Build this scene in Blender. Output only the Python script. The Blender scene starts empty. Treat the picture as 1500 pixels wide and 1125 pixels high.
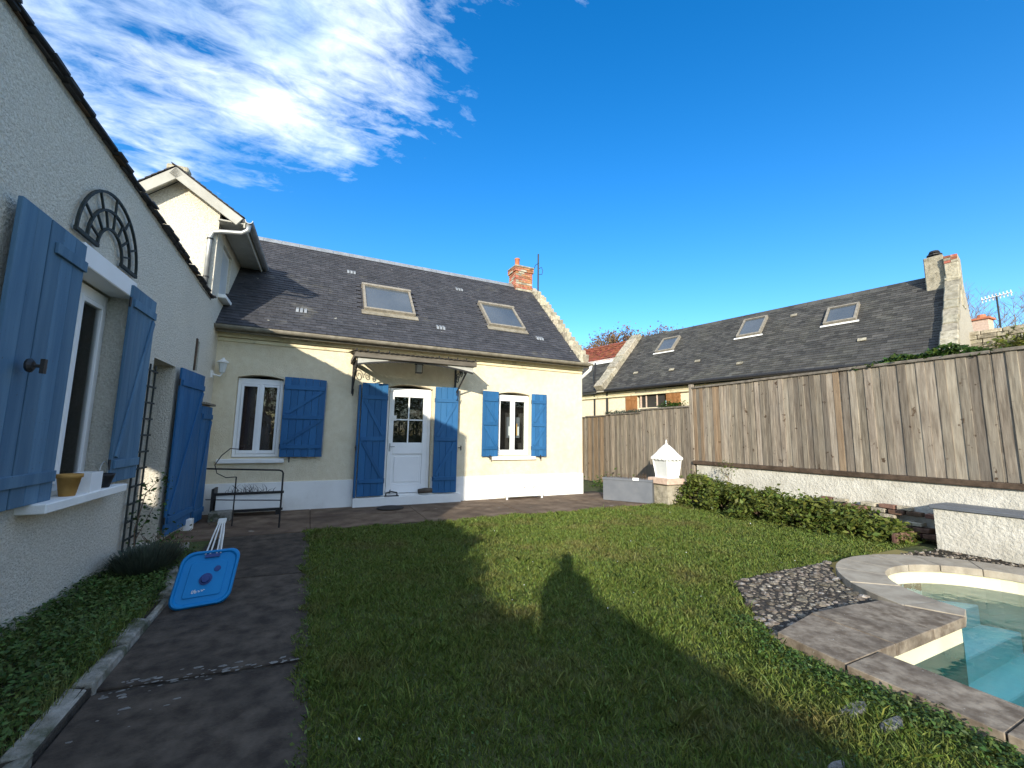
import bpy, bmesh, math, random
import numpy as np
from mathutils import Matrix, Vector, noise as mnoise
R = math.radians
random.seed(7); rng = np.random.default_rng(11)
scene = bpy.context.scene
col = scene.collection

# ------------------------------------------------------------------ camera
F_PX, W_PX, H_PX = 610.0, 1500.0, 1125.0
YAW, PITCH, ROLL = R(25.6), R(7.1), R(-0.82)
CAM = Vector((0, 0, 1.55))
fwd = Vector((math.sin(YAW)*math.cos(PITCH), math.cos(YAW)*math.cos(PITCH), math.sin(PITCH)))
r0 = Vector((math.cos(YAW), -math.sin(YAW), 0)); d0 = fwd.cross(r0)
right = math.cos(ROLL)*r0 + math.sin(ROLL)*d0
down = -math.sin(ROLL)*r0 + math.cos(ROLL)*d0
cd = bpy.data.cameras.new('camera'); cam = bpy.data.objects.new('camera', cd); col.objects.link(cam)
cd.sensor_width = 36; cd.lens = F_PX/W_PX*36; cd.clip_start = .05; cd.clip_end = 3000
m = Matrix((right, -down, -fwd)).transposed().to_4x4(); m.translation = CAM
cam.matrix_world = m; scene.camera = cam

def ray(x, y): return right*((x-W_PX/2)/F_PX) + down*((y-H_PX/2)/F_PX) + fwd
def on_plane(x, y, n, p0):
    d = ray(x, y); n = Vector(n); return CAM + d*(n.dot(Vector(p0)-CAM)/n.dot(d))
def gp(x, y, z=0.): return on_plane(x, y, (0, 0, 1), (0, 0, z))

# ------------------------------------------------------------------ sun and sky
SUN_AZ, SUN_EL = R(32.8), R(16.0)          # shadows run towards this azimuth (from +Y towards +X)
to_sun = Vector((-math.sin(SUN_AZ)*math.cos(SUN_EL), -math.cos(SUN_AZ)*math.cos(SUN_EL), math.sin(SUN_EL)))
ld = bpy.data.lights.new('sun', 'SUN'); ld.energy = 2.9; ld.angle = R(.55); ld.color = (1, .93, .8)
sun = bpy.data.objects.new('sun', ld); col.objects.link(sun)
sun.rotation_euler = (-to_sun).to_track_quat('-Z', 'Y').to_euler(); sun.location = to_sun*60

world = bpy.data.worlds.new('World'); scene.world = world; world.use_nodes = True
nt = world.node_tree; nt.nodes.clear()
def N(t, typ, **kw):
    n = t.nodes.new(typ)
    for k, v in kw.items(): setattr(n, k, v)
    return n
def L(t, a, b): t.links.new(a, b)
def math_n(t, op, a, b=None, c=None, clamp=False):
    n = N(t, 'ShaderNodeMath', operation=op, use_clamp=clamp)
    for i, v in enumerate((a, b, c)):
        if v is None: continue
        if hasattr(v, 'links'): L(t, v, n.inputs[i])
        else: n.inputs[i].default_value = v
    return n.outputs[0]
sky = N(nt, 'ShaderNodeTexSky', sky_type='NISHITA', sun_disc=False)
sky.sun_elevation = SUN_EL; sky.sun_rotation = math.atan2(to_sun.x, to_sun.y)
sky.air_density = 1.0; sky.dust_density = .35; sky.ozone_density = 2.3
hs = N(nt, 'ShaderNodeHueSaturation'); hs.inputs['Saturation'].default_value = 1.40; hs.inputs['Hue'].default_value = .507; hs.inputs['Value'].default_value = .93
L(nt, sky.outputs[0], hs.inputs['Color'])
tc = N(nt, 'ShaderNodeTexCoord'); sep = N(nt, 'ShaderNodeSeparateXYZ'); L(nt, tc.outputs['Generated'], sep.inputs[0])
zz = math_n(nt, 'ADD', math_n(nt, 'MAXIMUM', sep.outputs[2], 0.0), .15)
U = math_n(nt, 'DIVIDE', sep.outputs[0], zz); V = math_n(nt, 'DIVIDE', sep.outputs[1], zz)
cmb = N(nt, 'ShaderNodeCombineXYZ'); L(nt, U, cmb.inputs[0]); L(nt, V, cmb.inputs[1])
def sky_noise(scale, detail, rough, rot, st, dist=0.):
    mp = N(nt, 'ShaderNodeMapping'); mp.inputs['Rotation'].default_value = (0, 0, rot); mp.inputs['Scale'].default_value = st
    L(nt, cmb.outputs[0], mp.inputs[0])
    n = N(nt, 'ShaderNodeTexNoise'); n.inputs['Scale'].default_value = scale; n.inputs['Detail'].default_value = detail
    n.inputs['Roughness'].default_value = rough; n.inputs['Distortion'].default_value = dist
    L(nt, mp.outputs[0], n.inputs['Vector']); return n.outputs[0]
n1 = sky_noise(2.2, 9, .58, R(25), (1, 1.5, 1), .35)
n2 = sky_noise(9, 8, .65, R(-20), (1, 2.2, 1), .5)
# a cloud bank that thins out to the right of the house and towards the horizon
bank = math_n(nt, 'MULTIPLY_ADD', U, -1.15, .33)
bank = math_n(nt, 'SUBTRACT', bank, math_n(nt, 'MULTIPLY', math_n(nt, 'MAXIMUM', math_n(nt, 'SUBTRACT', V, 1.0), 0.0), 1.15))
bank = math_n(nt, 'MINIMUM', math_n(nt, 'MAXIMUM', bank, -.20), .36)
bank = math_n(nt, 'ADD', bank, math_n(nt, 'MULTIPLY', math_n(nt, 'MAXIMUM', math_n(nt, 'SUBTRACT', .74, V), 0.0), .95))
bank = math_n(nt, 'SUBTRACT', bank, math_n(nt, 'MULTIPLY', math_n(nt, 'MAXIMUM', math_n(nt, 'MINIMUM', math_n(nt, 'SUBTRACT', U, .62), .5), 0.0), 1.0))  # cap leaves added, unseen clouds behind the camera that brighten the shaded wing
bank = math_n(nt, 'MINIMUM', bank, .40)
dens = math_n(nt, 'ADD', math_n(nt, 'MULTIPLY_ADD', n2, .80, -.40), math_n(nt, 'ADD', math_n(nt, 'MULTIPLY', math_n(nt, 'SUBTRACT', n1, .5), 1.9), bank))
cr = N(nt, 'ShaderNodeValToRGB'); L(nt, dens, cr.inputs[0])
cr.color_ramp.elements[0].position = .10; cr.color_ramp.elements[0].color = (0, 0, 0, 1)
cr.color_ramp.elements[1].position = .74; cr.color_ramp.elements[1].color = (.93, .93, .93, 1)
shade = N(nt, 'ShaderNodeValToRGB'); L(nt, sky_noise(3.1, 5, .5, R(60), (1, 1, 1)), shade.inputs[0])
shade.color_ramp.elements[0].position = .36; shade.color_ramp.elements[0].color = (2.7, 3.5, 4.7, 1)
shade.color_ramp.elements[1].position = .62; shade.color_ramp.elements[1].color = (5.3, 5.6, 5.95, 1)
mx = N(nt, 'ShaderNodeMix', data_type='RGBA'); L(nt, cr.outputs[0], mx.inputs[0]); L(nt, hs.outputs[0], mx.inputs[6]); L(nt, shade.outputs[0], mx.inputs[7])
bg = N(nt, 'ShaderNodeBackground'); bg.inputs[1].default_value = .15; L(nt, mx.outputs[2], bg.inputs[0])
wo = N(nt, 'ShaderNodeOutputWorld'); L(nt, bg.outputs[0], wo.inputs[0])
scene.view_settings.view_transform = 'Standard'; scene.view_settings.look = 'None'
scene.view_settings.exposure = 1.15; scene.view_settings.gamma = 1
scene.render.resolution_x = 1024; scene.render.resolution_y = 768

# ------------------------------------------------------------------ materials
MATS = {}
def pm(name, c0, c1, scale=3., detail=6, rough=.8, bump=(), rnd=0., stretch=(1, 1, 1), stain=None, spec=.3, lo=.35, hi=.65, hue=0., coat=0., metal=0., speck=None):
    """procedural material: two tones by noise, per-piece value shift, optional stain layer, speckles and layered bump"""
    if name in MATS: return MATS[name]
    mt = bpy.data.materials.new(name); MATS[name] = mt; mt.use_nodes = True
    t = mt.node_tree; b = t.nodes['Principled BSDF']
    geo = N(t, 'ShaderNodeNewGeometry'); mp = N(t, 'ShaderNodeMapping'); mp.inputs['Scale'].default_value = stretch
    oi = N(t, 'ShaderNodeObjectInfo')
    rv = math_n(t, 'FRACT', math_n(t, 'ADD', geo.outputs['Random Per Island'], oi.outputs['Random']))
    if rnd:
        off = N(t, 'ShaderNodeVectorMath', operation='MULTIPLY_ADD'); L(t, rv, off.inputs[0]); off.inputs[1].default_value = (31, 17, 23); L(t, geo.outputs['Position'], off.inputs[2])
        L(t, off.outputs[0], mp.inputs[0])
    else: L(t, geo.outputs['Position'], mp.inputs[0])
    def nz(sc, de, ro=.6, pos=None):
        n = N(t, 'ShaderNodeTexNoise'); n.inputs['Scale'].default_value = sc; n.inputs['Detail'].default_value = de; n.inputs['Roughness'].default_value = ro
        L(t, pos or mp.outputs[0], n.inputs['Vector']); return n.outputs[0]
    def ramp(fac, p0, p1, a, c):
        r = N(t, 'ShaderNodeValToRGB'); L(t, fac, r.inputs[0]); e = r.color_ramp.elements
        e[0].position = p0; e[1].position = p1; e[0].color = (*a, 1); e[1].color = (*c, 1); return r.outputs[0]
    c = ramp(nz(scale, detail), lo, hi, c0, c1)
    def mix(fac, a, bcol):
        x = N(t, 'ShaderNodeMix', data_type='RGBA')
        L(t, fac, x.inputs[0]); L(t, a, x.inputs[6])
        if hasattr(bcol, 'links'): L(t, bcol, x.inputs[7])
        else: x.inputs[7].default_value = (*bcol, 1)
        return x.outputs[2]
    if stain:
        sc, p0, p1, sc_col, amt = stain
        f = ramp(nz(sc, 7, .65, geo.outputs['Position']), p0, p1, (0, 0, 0), (amt,)*3)
        c = mix(f, c, sc_col)
    if speck:
        sc, p0, p1, s_col = speck
        f = ramp(nz(sc, 3, .5, geo.outputs['Position']), p0, p1, (0, 0, 0), (1, 1, 1)); c = mix(f, c, s_col)
    if rnd:
        h = N(t, 'ShaderNodeHueSaturation'); L(t, c, h.inputs['Color'])
        L(t, math_n(t, 'MULTIPLY_ADD', rv, 2*rnd, 1-rnd), h.inputs['Value'])
        if hue:
            L(t, math_n(t, 'MULTIPLY_ADD', math_n(t, 'FRACT', math_n(t, 'MULTIPLY', rv, 7.31)), 2*hue, .5-hue), h.inputs['Hue'])
        c = h.outputs[0]
    L(t, c, b.inputs['Base Color'])
    b.inputs['Roughness'].default_value = rough; b.inputs['Specular IOR Level'].default_value = spec; b.inputs['Metallic'].default_value = metal
    if coat: b.inputs['Coat Weight'].default_value = coat
    prev = None
    for sc, st, di in bump:
        bp = N(t, 'ShaderNodeBump'); bp.inputs['Strength'].default_value = st; bp.inputs['Distance'].default_value = di
        L(t, nz(sc, 4, .6), bp.inputs['Height'])
        if prev: L(t, prev, bp.inputs['Normal'])
        prev = bp.outputs[0]
    if prev: L(t, prev, b.inputs['Normal'])
    return mt
def glass(name, tint=(.93, .96, .96), ior=1.45, rough=.02, dark=0.):
    if name in MATS: return MATS[name]
    mt = bpy.data.materials.new(name); MATS[name] = mt; mt.use_nodes = True
    t = mt.node_tree; t.nodes.clear()
    tr = N(t, 'ShaderNodeBsdfTransparent'); tr.inputs[0].default_value = (*tint, 1)
    gl = N(t, 'ShaderNodeBsdfGlossy'); gl.inputs['Roughness'].default_value = rough; fr = N(t, 'ShaderNodeFresnel'); fr.inputs[0].default_value = ior
    mxs = N(t, 'ShaderNodeMixShader'); L(t, fr.outputs[0], mxs.inputs[0]); L(t, tr.outputs[0], mxs.inputs[1]); L(t, gl.outputs[0], mxs.inputs[2])
    o = N(t, 'ShaderNodeOutputMaterial'); L(t, mxs.outputs[0], o.inputs[0]); return mt

M_FACADE = pm('facade_render', (.77, .665, .46), (.84, .745, .545), 9, rough=.92, bump=((75, .8, .025), (24, .35, .02)), stain=(1.1, .48, .74, (.58, .48, .30), .5))
M_WING = pm('roughcast_render', (.69, .635, .51), (.87, .82, .70), 42, detail=5, rough=.95, bump=((46, .8, .05), (120, .6, .015)), stain=(.7, .52, .8, (.54, .51, .43), .5))
M_PLINTH = pm('white_plinth_paint', (.78, .77, .72), (.86, .85, .80), 2, rough=.7, bump=((60, .2, .01),), stain=(1.6, .58, .8, (.55, .50, .42), .5))
M_BLUE = pm('blue_paint', (.016, .098, .232), (.025, .122, .275), 3, rough=.55, stretch=(1, 1, .12), bump=((50, .25, .006),), rnd=.14, stain=(2.3, .52, .74, (.03, .13, .26), .6), speck=(38, .75, .78, (.09, .15, .2)))
M_FADED = pm('faded_blue_paint', (.058, .135, .22), (.10, .195, .285), 9, rough=.65, stretch=(1, 1, .08), bump=((90, .25, .006),), rnd=.12, speck=(70, .70, .74, (.06, .06, .06)))
M_WHITE = pm('white_pvc', (.82, .82, .80), (.88, .88, .86), 2, rough=.35, spec=.5)
M_GLASS = glass('window_glass')
M_SLATE = pm('slate', (.036, .037, .042), (.062, .061, .066), 6, rough=.66, rnd=.2, hue=.02, bump=((40, .3, .006),), stain=(1.3, .62, .76, (.19, .18, .14), .5), speck=(7, .74, .77, (.32, .31, .26)))
M_SLATE2 = pm('weathered_slate', (.040, .039, .036), (.082, .078, .069), 2.2, rough=.75, rnd=.3, hue=.015, bump=((30, .3, .006),), stain=(.8, .5, .75, (.11, .105, .08), .7))
M_REDTILE = pm('red_tile', (.22, .065, .035), (.31, .105, .055), 4, rough=.85, rnd=.35, hue=.015, bump=((30, .4, .01),), stain=(1.2, .58, .75, (.12, .09, .06), .6))
M_ZINC = pm('zinc', (.30, .31, .31), (.42, .43, .42), 7, rough=.45, spec=.6, metal=.5, stain=(4, .5, .8, (.2, .2, .18), .5))
M_OLDWOOD = pm('grey_fascia', (.19, .17, .125), (.29, .26, .2), 8, rough=.85, bump=((40, .3, .006),), stain=(3, .5, .7, (.16, .13, .09), .7))
M_BARGE = pm('pale_bargeboard', (.36, .35, .305), (.45, .44, .39), 5, rough=.8, bump=((50, .2, .005),))
M_CORNICE = pm('cornice_render', (.66, .58, .37), (.74, .66, .44), 3, rough=.9, bump=((50, .3, .01),), stain=(5, .55, .72, (.25, .2, .12), .75))
M_BRICK = pm('brick', (.30, .10, .05), (.43, .18, .10), 10, rough=.9, rnd=.35, hue=.02, bump=((50, .5, .01),), stain=(9, .55, .7, (.42, .36, .28), .6))
M_MORTAR = pm('mortar', (.38, .34, .27), (.48, .44, .35), 20, rough=.95, bump=((60, .6, .01),))
M_STONE = pm('pale_stone', (.30, .265, .19), (.46, .415, .315), 9, rough=.95, rnd=.25, hue=.01, bump=((25, .8, .02), (80, .5, .01)), stain=(7, .52, .68, (.12, .11, .08), .8))
M_OLDBRICK = pm('old_brown_brick', (.11, .06, .042), (.20, .12, .085), 12, rough=.95, rnd=.4, hue=.02, bump=((50, .6, .01),))
M_TERRA = pm('terracotta', (.42, .14, .07), (.52, .20, .10), 8, rough=.8)
M_IRON = pm('black_iron', (.012, .012, .012), (.025, .022, .02), 20, rough=.55, spec=.5)
M_TRELLIS = pm('painted_trellis', (.02, .028, .026), (.045, .05, .045), 20, rough=.7)
M_TIMBER = pm('canopy_timber', (.095, .082, .064), (.165, .145, .115), 14, rough=.85, stretch=(.2, 1, 1), bump=((60, .4, .006),))
M_FENCE = pm('weathered_fence_board', (.16, .130, .096), (.315, .268, .205), 11, detail=8, rough=.9, stretch=(2.6, 2.6, .22), rnd=.34, hue=.006, bump=((14, .5, .012),), speck=(8.5, .67, .72, (.09, .06, .038)), stain=(1.6, .5, .7, (.25, .225, .185), .5))
M_FENCERED = pm('new_fence_board', (.19, .13, .08), (.29, .215, .14), 11, detail=8, rough=.85, stretch=(2.6, 2.6, .22), rnd=.15, bump=((14, .5, .012),), speck=(5.2, .70, .74, (.11, .06, .03)))
M_FENCECAP = pm('fence_cap', (.13, .11, .085), (.23, .20, .16), 9, rough=.9, bump=((40, .4, .008),))
M_DARKBOARD = pm('dark_gravel_board', (.05, .034, .022), (.11, .075, .05), 7, rough=.9, bump=((30, .4, .01),))
M_WALLWHITE = pm('limewashed_wall', (.52, .49, .41), (.68, .65, .56), 3.5, detail=8, rough=.95, bump=((22, .8, .025), (70, .5, .01)), stain=(2.0, .52, .72, (.44, .42, .34), .55))
M_COPING = pm('pool_coping_stone', (.135, .102, .070), (.32, .265, .195), 9, detail=10, lo=.38, hi=.62, rough=.88, rnd=.1, bump=((60, .4, .006), (14, .2, .01)), stain=(2.2, .45, .65, (.10, .078, .058), .6), speck=(45, .70, .74, (.36, .33, .27)))
M_PALECOPING = pm('pale_pool_coping', (.31, .262, .195), (.42, .37, .285), 6, detail=8, rough=.88, rnd=.07, bump=((60, .4, .006),), stain=(3, .50, .68, (.18, .15, .115), .6), speck=(50, .72, .76, (.15, .13, .1)))
M_LINER = pm('pool_liner', (.70, .64, .42), (.75, .69, .47), 1.5, rough=.5)
M_CONC = pm('stained_concrete', (.034, .026, .019), (.098, .078, .058), 7, detail=9, rough=.9, bump=((70, .5, .008), (9, .3, .02)), stain=(1.1, .45, .7, (.022, .018, .015), .7), speck=(2.6, .745, .78, (.16, .15, .13)))
M_TERR = pm('terrace_concrete', (.100, .064, .040), (.22, .16, .108), 3.5, detail=9, rough=.92, bump=((60, .5, .008),), stain=(.9, .45, .62, (.085, .058, .04), .75), speck=(3.1, .69, .74, (.36, .32, .26)))
M_CRUST = pm('pale_lime_crust', (.13, .125, .11), (.28, .27, .245), 18, rough=.95, bump=((60, .8, .02),))
M_KERB = pm('mossy_kerb', (.19, .18, .145), (.34, .325, .28), 9, detail=8, rough=.95, rnd=.15, bump=((30, .9, .02),), stain=(4, .45, .6, (.05, .06, .028), .85))
M_SOIL = pm('soil', (.022, .017, .011), (.05, .04, .026), 12, rough=.95, bump=((25, 1, .03),))
M_LAWNSOIL = pm('lawn_soil', (.055, .075, .020), (.10, .105, .038), 8, rough=.95, bump=((40, 1, .03),))
M_TERRAIN = pm('rough_ground', (.05, .07, .02), (.09, .10, .04), .4, rough=.95, bump=((3, 1, .1),))
M_PEBBLE = pm('lichened_cobble', (.10, .082, .062), (.28, .24, .19), 22, detail=8, rough=1, spec=.08, rnd=.6, hue=.015, bump=((60, .9, .02),), speck=(24, .60, .66, (.34, .32, .28)))
M_MORTARDARK = pm('dark_bedding', (.03, .026, .02), (.065, .055, .043), 15, rough=.95, bump=((40, 1, .02),))
M_GREY = pm('grey_trough_plastic', (.115, .125, .14), (.145, .155, .17), 3, rough=.6, bump=((90, .1, .004),), stain=(2.5, .5, .75, (.20, .20, .2), .5))
M_LAMP = pm('white_lamp_paint', (.78, .77, .72), (.85, .84, .80), 6, rough=.55, stain=(8, .6, .75, (.5, .46, .38), .4))
M_FROST = pm('frosted_glass', (.60, .62, .60), (.66, .68, .66), 4, rough=.35, spec=.5)
M_PINKSTONE = pm('pink_stone_slab', (.50, .36, .27), (.64, .49, .38), 12, rough=.92, bump=((40, .6, .01),))
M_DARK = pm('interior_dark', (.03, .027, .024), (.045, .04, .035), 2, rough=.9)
M_CURTAIN = pm('brown_curtain', (.10, .05, .04), (.16, .09, .07), 12, rough=.9, stretch=(1, 1, .05))
M_BOARDWHITE = pm('dark_varnish_shutter', (.22, .095, .03), (.34, .16, .06), 9, rough=.6, stretch=(1, 1, .2), rnd=.1)
M_BLUEPL = pm('blue_plastic', (.004, .19, .47), (.006, .23, .54), 2, rough=.55, spec=.25)
M_BLUEDK = pm('dark_blue_plastic', (.01, .035, .16), (.015, .05, .2), 3, rough=.4)
M_ROPE = pm('white_cord', (.62, .61, .57), (.72, .71, .67), 30, rough=.8)
M_YELLOW = pm('ochre_pot', (.42, .22, .05), (.52, .29, .08), 8, rough=.7)
M_BLACKPOT = pm('black_pot', (.012, .012, .014), (.022, .022, .024), 8, rough=.5)
M_BARK = pm('bark', (.07, .055, .04), (.13, .105, .08), 12, rough=.95, bump=((30, .8, .02),))
M_TWIG = pm('dry_twig', (.13, .085, .055), (.2, .14, .095), 12, rough=.9)
M_SKYL = pm('skylight_frame', (.19, .17, .135), (.30, .27, .22), 9, rough=.8, bump=((50, .3, .006),))
M_SKYG = pm('skylight_glass', (.05, .065, .08), (.075, .09, .105), .8, rough=.06, spec=.8)
M_CLOTH = pm('dark_clothing', (.04, .045, .06), (.06, .065, .085), 8, rough=.9)
M_SKIN = pm('skin', (.45, .28, .2), (.5, .32, .24), 8, rough=.6)
def leafmat(name, a, b, rnd=.35, hue=.03, trans=.3, dry=None):
    if name in MATS: return MATS[name]
    mt = pm(name, a, b, 5, rough=.55, rnd=rnd, hue=hue, spec=.35, stain=dry)
    t = mt.node_tree; bs = t.nodes['Principled BSDF']; out = [n for n in t.nodes if n.type == 'OUTPUT_MATERIAL'][0]
    tl = N(t, 'ShaderNodeBsdfTranslucent'); L(t, bs.inputs['Base Color'].links[0].from_socket, tl.inputs[0])
    ms = N(t, 'ShaderNodeMixShader'); ms.inputs[0].default_value = trans
    L(t, bs.outputs[0], ms.inputs[1]); L(t, tl.outputs[0], ms.inputs[2]); L(t, ms.outputs[0], out.inputs[0]); return mt
M_GRASS = leafmat('grass_blade', (.095, .155, .024), (.195, .235, .050), .45, .028, .3, (.9, .50, .66, (.22, .175, .065), .6))
M_LEAF = leafmat('shrub_leaf', (.060, .095, .016), (.165, .190, .036), .45, .03, .25, (2.2, .56, .7, (.15, .12, .03), .6))
M_BEDLEAF = leafmat('bed_leaf', (.045, .10, .018), (.10, .15, .032), .45, .03, .25, (1.8, .58, .72, (.12, .08, .03), .6))
M_GREYLEAF = leafmat('lavender_leaf', (.05, .07, .045), (.085, .10, .07), .3, .02, .2)
M_IVY = leafmat('climber_leaf', (.03, .07, .012), (.07, .12, .02), .4, .03, .3)
M_AUTUMN = leafmat('autumn_leaf', (.17, .10, .045), (.26, .16, .075), .35, .03, .3)
M_PETAL = pm('white_petal', (.7, .7, .66), (.8, .8, .76), 5, rough=.7)

# ------------------------------------------------------------------ mesh helpers
WORLD_INV = {}
def link(o, parent=None, label=None, cat=None, group=None, kind=None):
    col.objects.link(o)
    if parent is not None:
        o.parent = parent
        if parent.name in WORLD_INV: o.matrix_parent_inverse = WORLD_INV[parent.name]
    if label: o['label'] = label
    if cat: o['category'] = cat
    if group: o['group'] = group
    if kind: o['kind'] = kind
    return o
def thing(name, label, cat, loc, group=None):
    o = bpy.data.objects.new(name, None); o.location = loc; o.empty_display_size = .2
    link(o, None, label, cat, group); WORLD_INV[o.name] = Matrix.Translation(-Vector(loc)); return o
class MB:
    """collects faces in world (or frame) coordinates and links them as one mesh object"""
    def __init__(s, M=None): s.v = []; s.f = []; s.M = M
    def add(s, vs, fs):
        b = len(s.v); s.v += [tuple(v) for v in vs]; s.f += [tuple(i+b for i in f) for f in fs]; return s
    def box(s, x0, x1, y0, y1, z0, z1, jit=0.):
        j = (lambda: random.uniform(-jit, jit)) if jit else (lambda: 0.)
        vs = [(x+j(), y+j(), z+j()) for z in (z0, z1) for y in (y0, y1) for x in (x0, x1)]
        return s.add(vs, [(0, 2, 3, 1), (4, 5, 7, 6), (0, 1, 5, 4), (2, 6, 7, 3), (0, 4, 6, 2), (1, 3, 7, 5)])
    def obox(s, c, ax, ay, az, hx, hy, hz):
        c, ax, ay, az = map(Vector, (c, ax, ay, az))
        vs = [c+ax*(i*hx)+ay*(j*hy)+az*(k*hz) for k in (-1, 1) for j in (-1, 1) for i in (-1, 1)]
        return s.add(vs, [(0, 2, 3, 1), (4, 5, 7, 6), (0, 1, 5, 4), (2, 6, 7, 3), (0, 4, 6, 2), (1, 3, 7, 5)])
    def bar(s, a, b, w, h, up=(0, 0, 1)):
        a, b = Vector(a), Vector(b); d = (b-a); l = d.length; d.normalize(); side = d.cross(Vector(up))
        if side.length < 1e-4: side = d.cross(Vector((1, 0, 0)))
        side.normalize(); u = side.cross(d)
        return s.obox((a+b)/2, d, side, u, l/2, w/2, h/2)
    def prism(s, poly, axis, a, b):
        """poly of 2-D points extruded along axis (0,1,2); 2-D order is the other two axes in order"""
        n = len(poly)
        def p(q, t):
            l = list(q); l.insert(axis, t); return l
        return s.add([p(q, a) for q in poly]+[p(q, b) for q in poly], [tuple(range(n))[::-1], tuple(range(n, 2*n))]+[(i, (i+1) % n, n+(i+1) % n, n+i) for i in range(n)])
    def tube(s, pts, r, n=6, closed=False):
        pts = [Vector(p) for p in pts]; k = len(pts); rs = r if isinstance(r, (list, tuple)) else [r]*k
        ref = None; base = len(s.v); vs = []
        for i, p in enumerate(pts):
            if closed: d = pts[(i+1) % k]-pts[i-1]
            else: d = pts[min(i+1, k-1)]-pts[max(i-1, 0)]
            if d.length < 1e-9: d = Vector((0, 0, 1))
            d.normalize()
            if ref is None: ref = d.orthogonal().normalized()
            ref = (ref-d*ref.dot(d))
            ref = ref.normalized() if ref.length > 1e-6 else d.orthogonal().normalized()
            q = d.cross(ref)
            vs += [p+(ref*math.cos(2*math.pi*j/n)+q*math.sin(2*math.pi*j/n))*rs[i] for j in range(n)]
        fs = [(i*n+j, i*n+(j+1) % n, ((i+1) % k)*n+(j+1) % n, ((i+1) % k)*n+j) for i in range(k if closed else k-1) for j in range(n)]
        if not closed: fs += [tuple(range(n))[::-1], tuple((k-1)*n+j for j in range(n))]
        return s.add(vs, fs)
    def lathe(s, prof, c, n=20):
        vs = [(c[0]+r*math.cos(2*math.pi*j/n), c[1]+r*math.sin(2*math.pi*j/n), c[2]+z) for r, z in prof for j in range(n)]
        k = len(prof)
        return s.add(vs, [(i*n+j, i*n+(j+1) % n, (i+1)*n+(j+1) % n, (i+1)*n+j) for i in range(k-1) for j in range(n)]+[tuple(range(n))[::-1], tuple((k-1)*n+j for j in range(n))])
    def build(s, name, mat, parent=None, smooth=False, bevel=0., **kw):
        me = bpy.data.meshes.new(name)
        vs = [s.M @ Vector(v) for v in s.v] if s.M is not None else s.v
        me.from_pydata(vs, [], s.f)
        bm = bmesh.new(); bm.from_mesh(me)
        bmesh.ops.recalc_face_normals(bm, faces=bm.faces)
        if bevel: bmesh.ops.bevel(bm, geom=list(bm.edges), offset=bevel, segments=1, affect='EDGES', profile=.5)
        bm.to_mesh(me); bm.free()
        me.materials.append(mat)
        if smooth: me.polygons.foreach_set('use_smooth', [True]*len(me.polygons))
        return link(bpy.data.objects.new(name, me), parent, **kw)
def inst(me, name, mat4, parent):
    o = bpy.data.objects.new(name, me); o.matrix_basis = mat4; return link(o, parent)
def np_mesh(name, verts, faces_per, mat, parent=None, **kw):
    """verts (n,k,3): n polygons of k corners each, built fast"""
    n, k, _ = verts.shape
    me = bpy.data.meshes.new(name); me.vertices.add(n*k); me.vertices.foreach_set('co', verts.reshape(-1).astype(np.float32))
    me.loops.add(n*k); me.loops.foreach_set('vertex_index', np.arange(n*k, dtype=np.int32))
    me.polygons.add(n); me.polygons.foreach_set('loop_start', np.arange(0, n*k, k, dtype=np.int32))
    me.update(calc_edges=True); me.materials.append(mat)
    return link(bpy.data.objects.new(name, me), parent, **kw)
def leaf_quads(pts, size, up=.5, asp=.55, jitter=.35):
    """diamond leaves at pts with random facing; up biases normals to the sky"""
    pts = np.asarray(pts, float); n = len(pts)
    nrm = rng.normal(size=(n, 3)); nrm[:, 2] = np.abs(nrm[:, 2])+up; nrm /= np.linalg.norm(nrm, axis=1)[:, None]
    t = np.cross(nrm, rng.normal(size=(n, 3))); t /= np.linalg.norm(t, axis=1)[:, None]+1e-9
    b = np.cross(nrm, t); sz = size*(1+jitter*rng.normal(size=n)).clip(.4, 1.8); a = t*sz[:, None]; w = b*(sz*asp)[:, None]
    return np.stack([pts-a, pts-a*.1+w+nrm*sz[:, None]*.12, pts+a, pts-a*.1-w+nrm*sz[:, None]*.12], 1)
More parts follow.
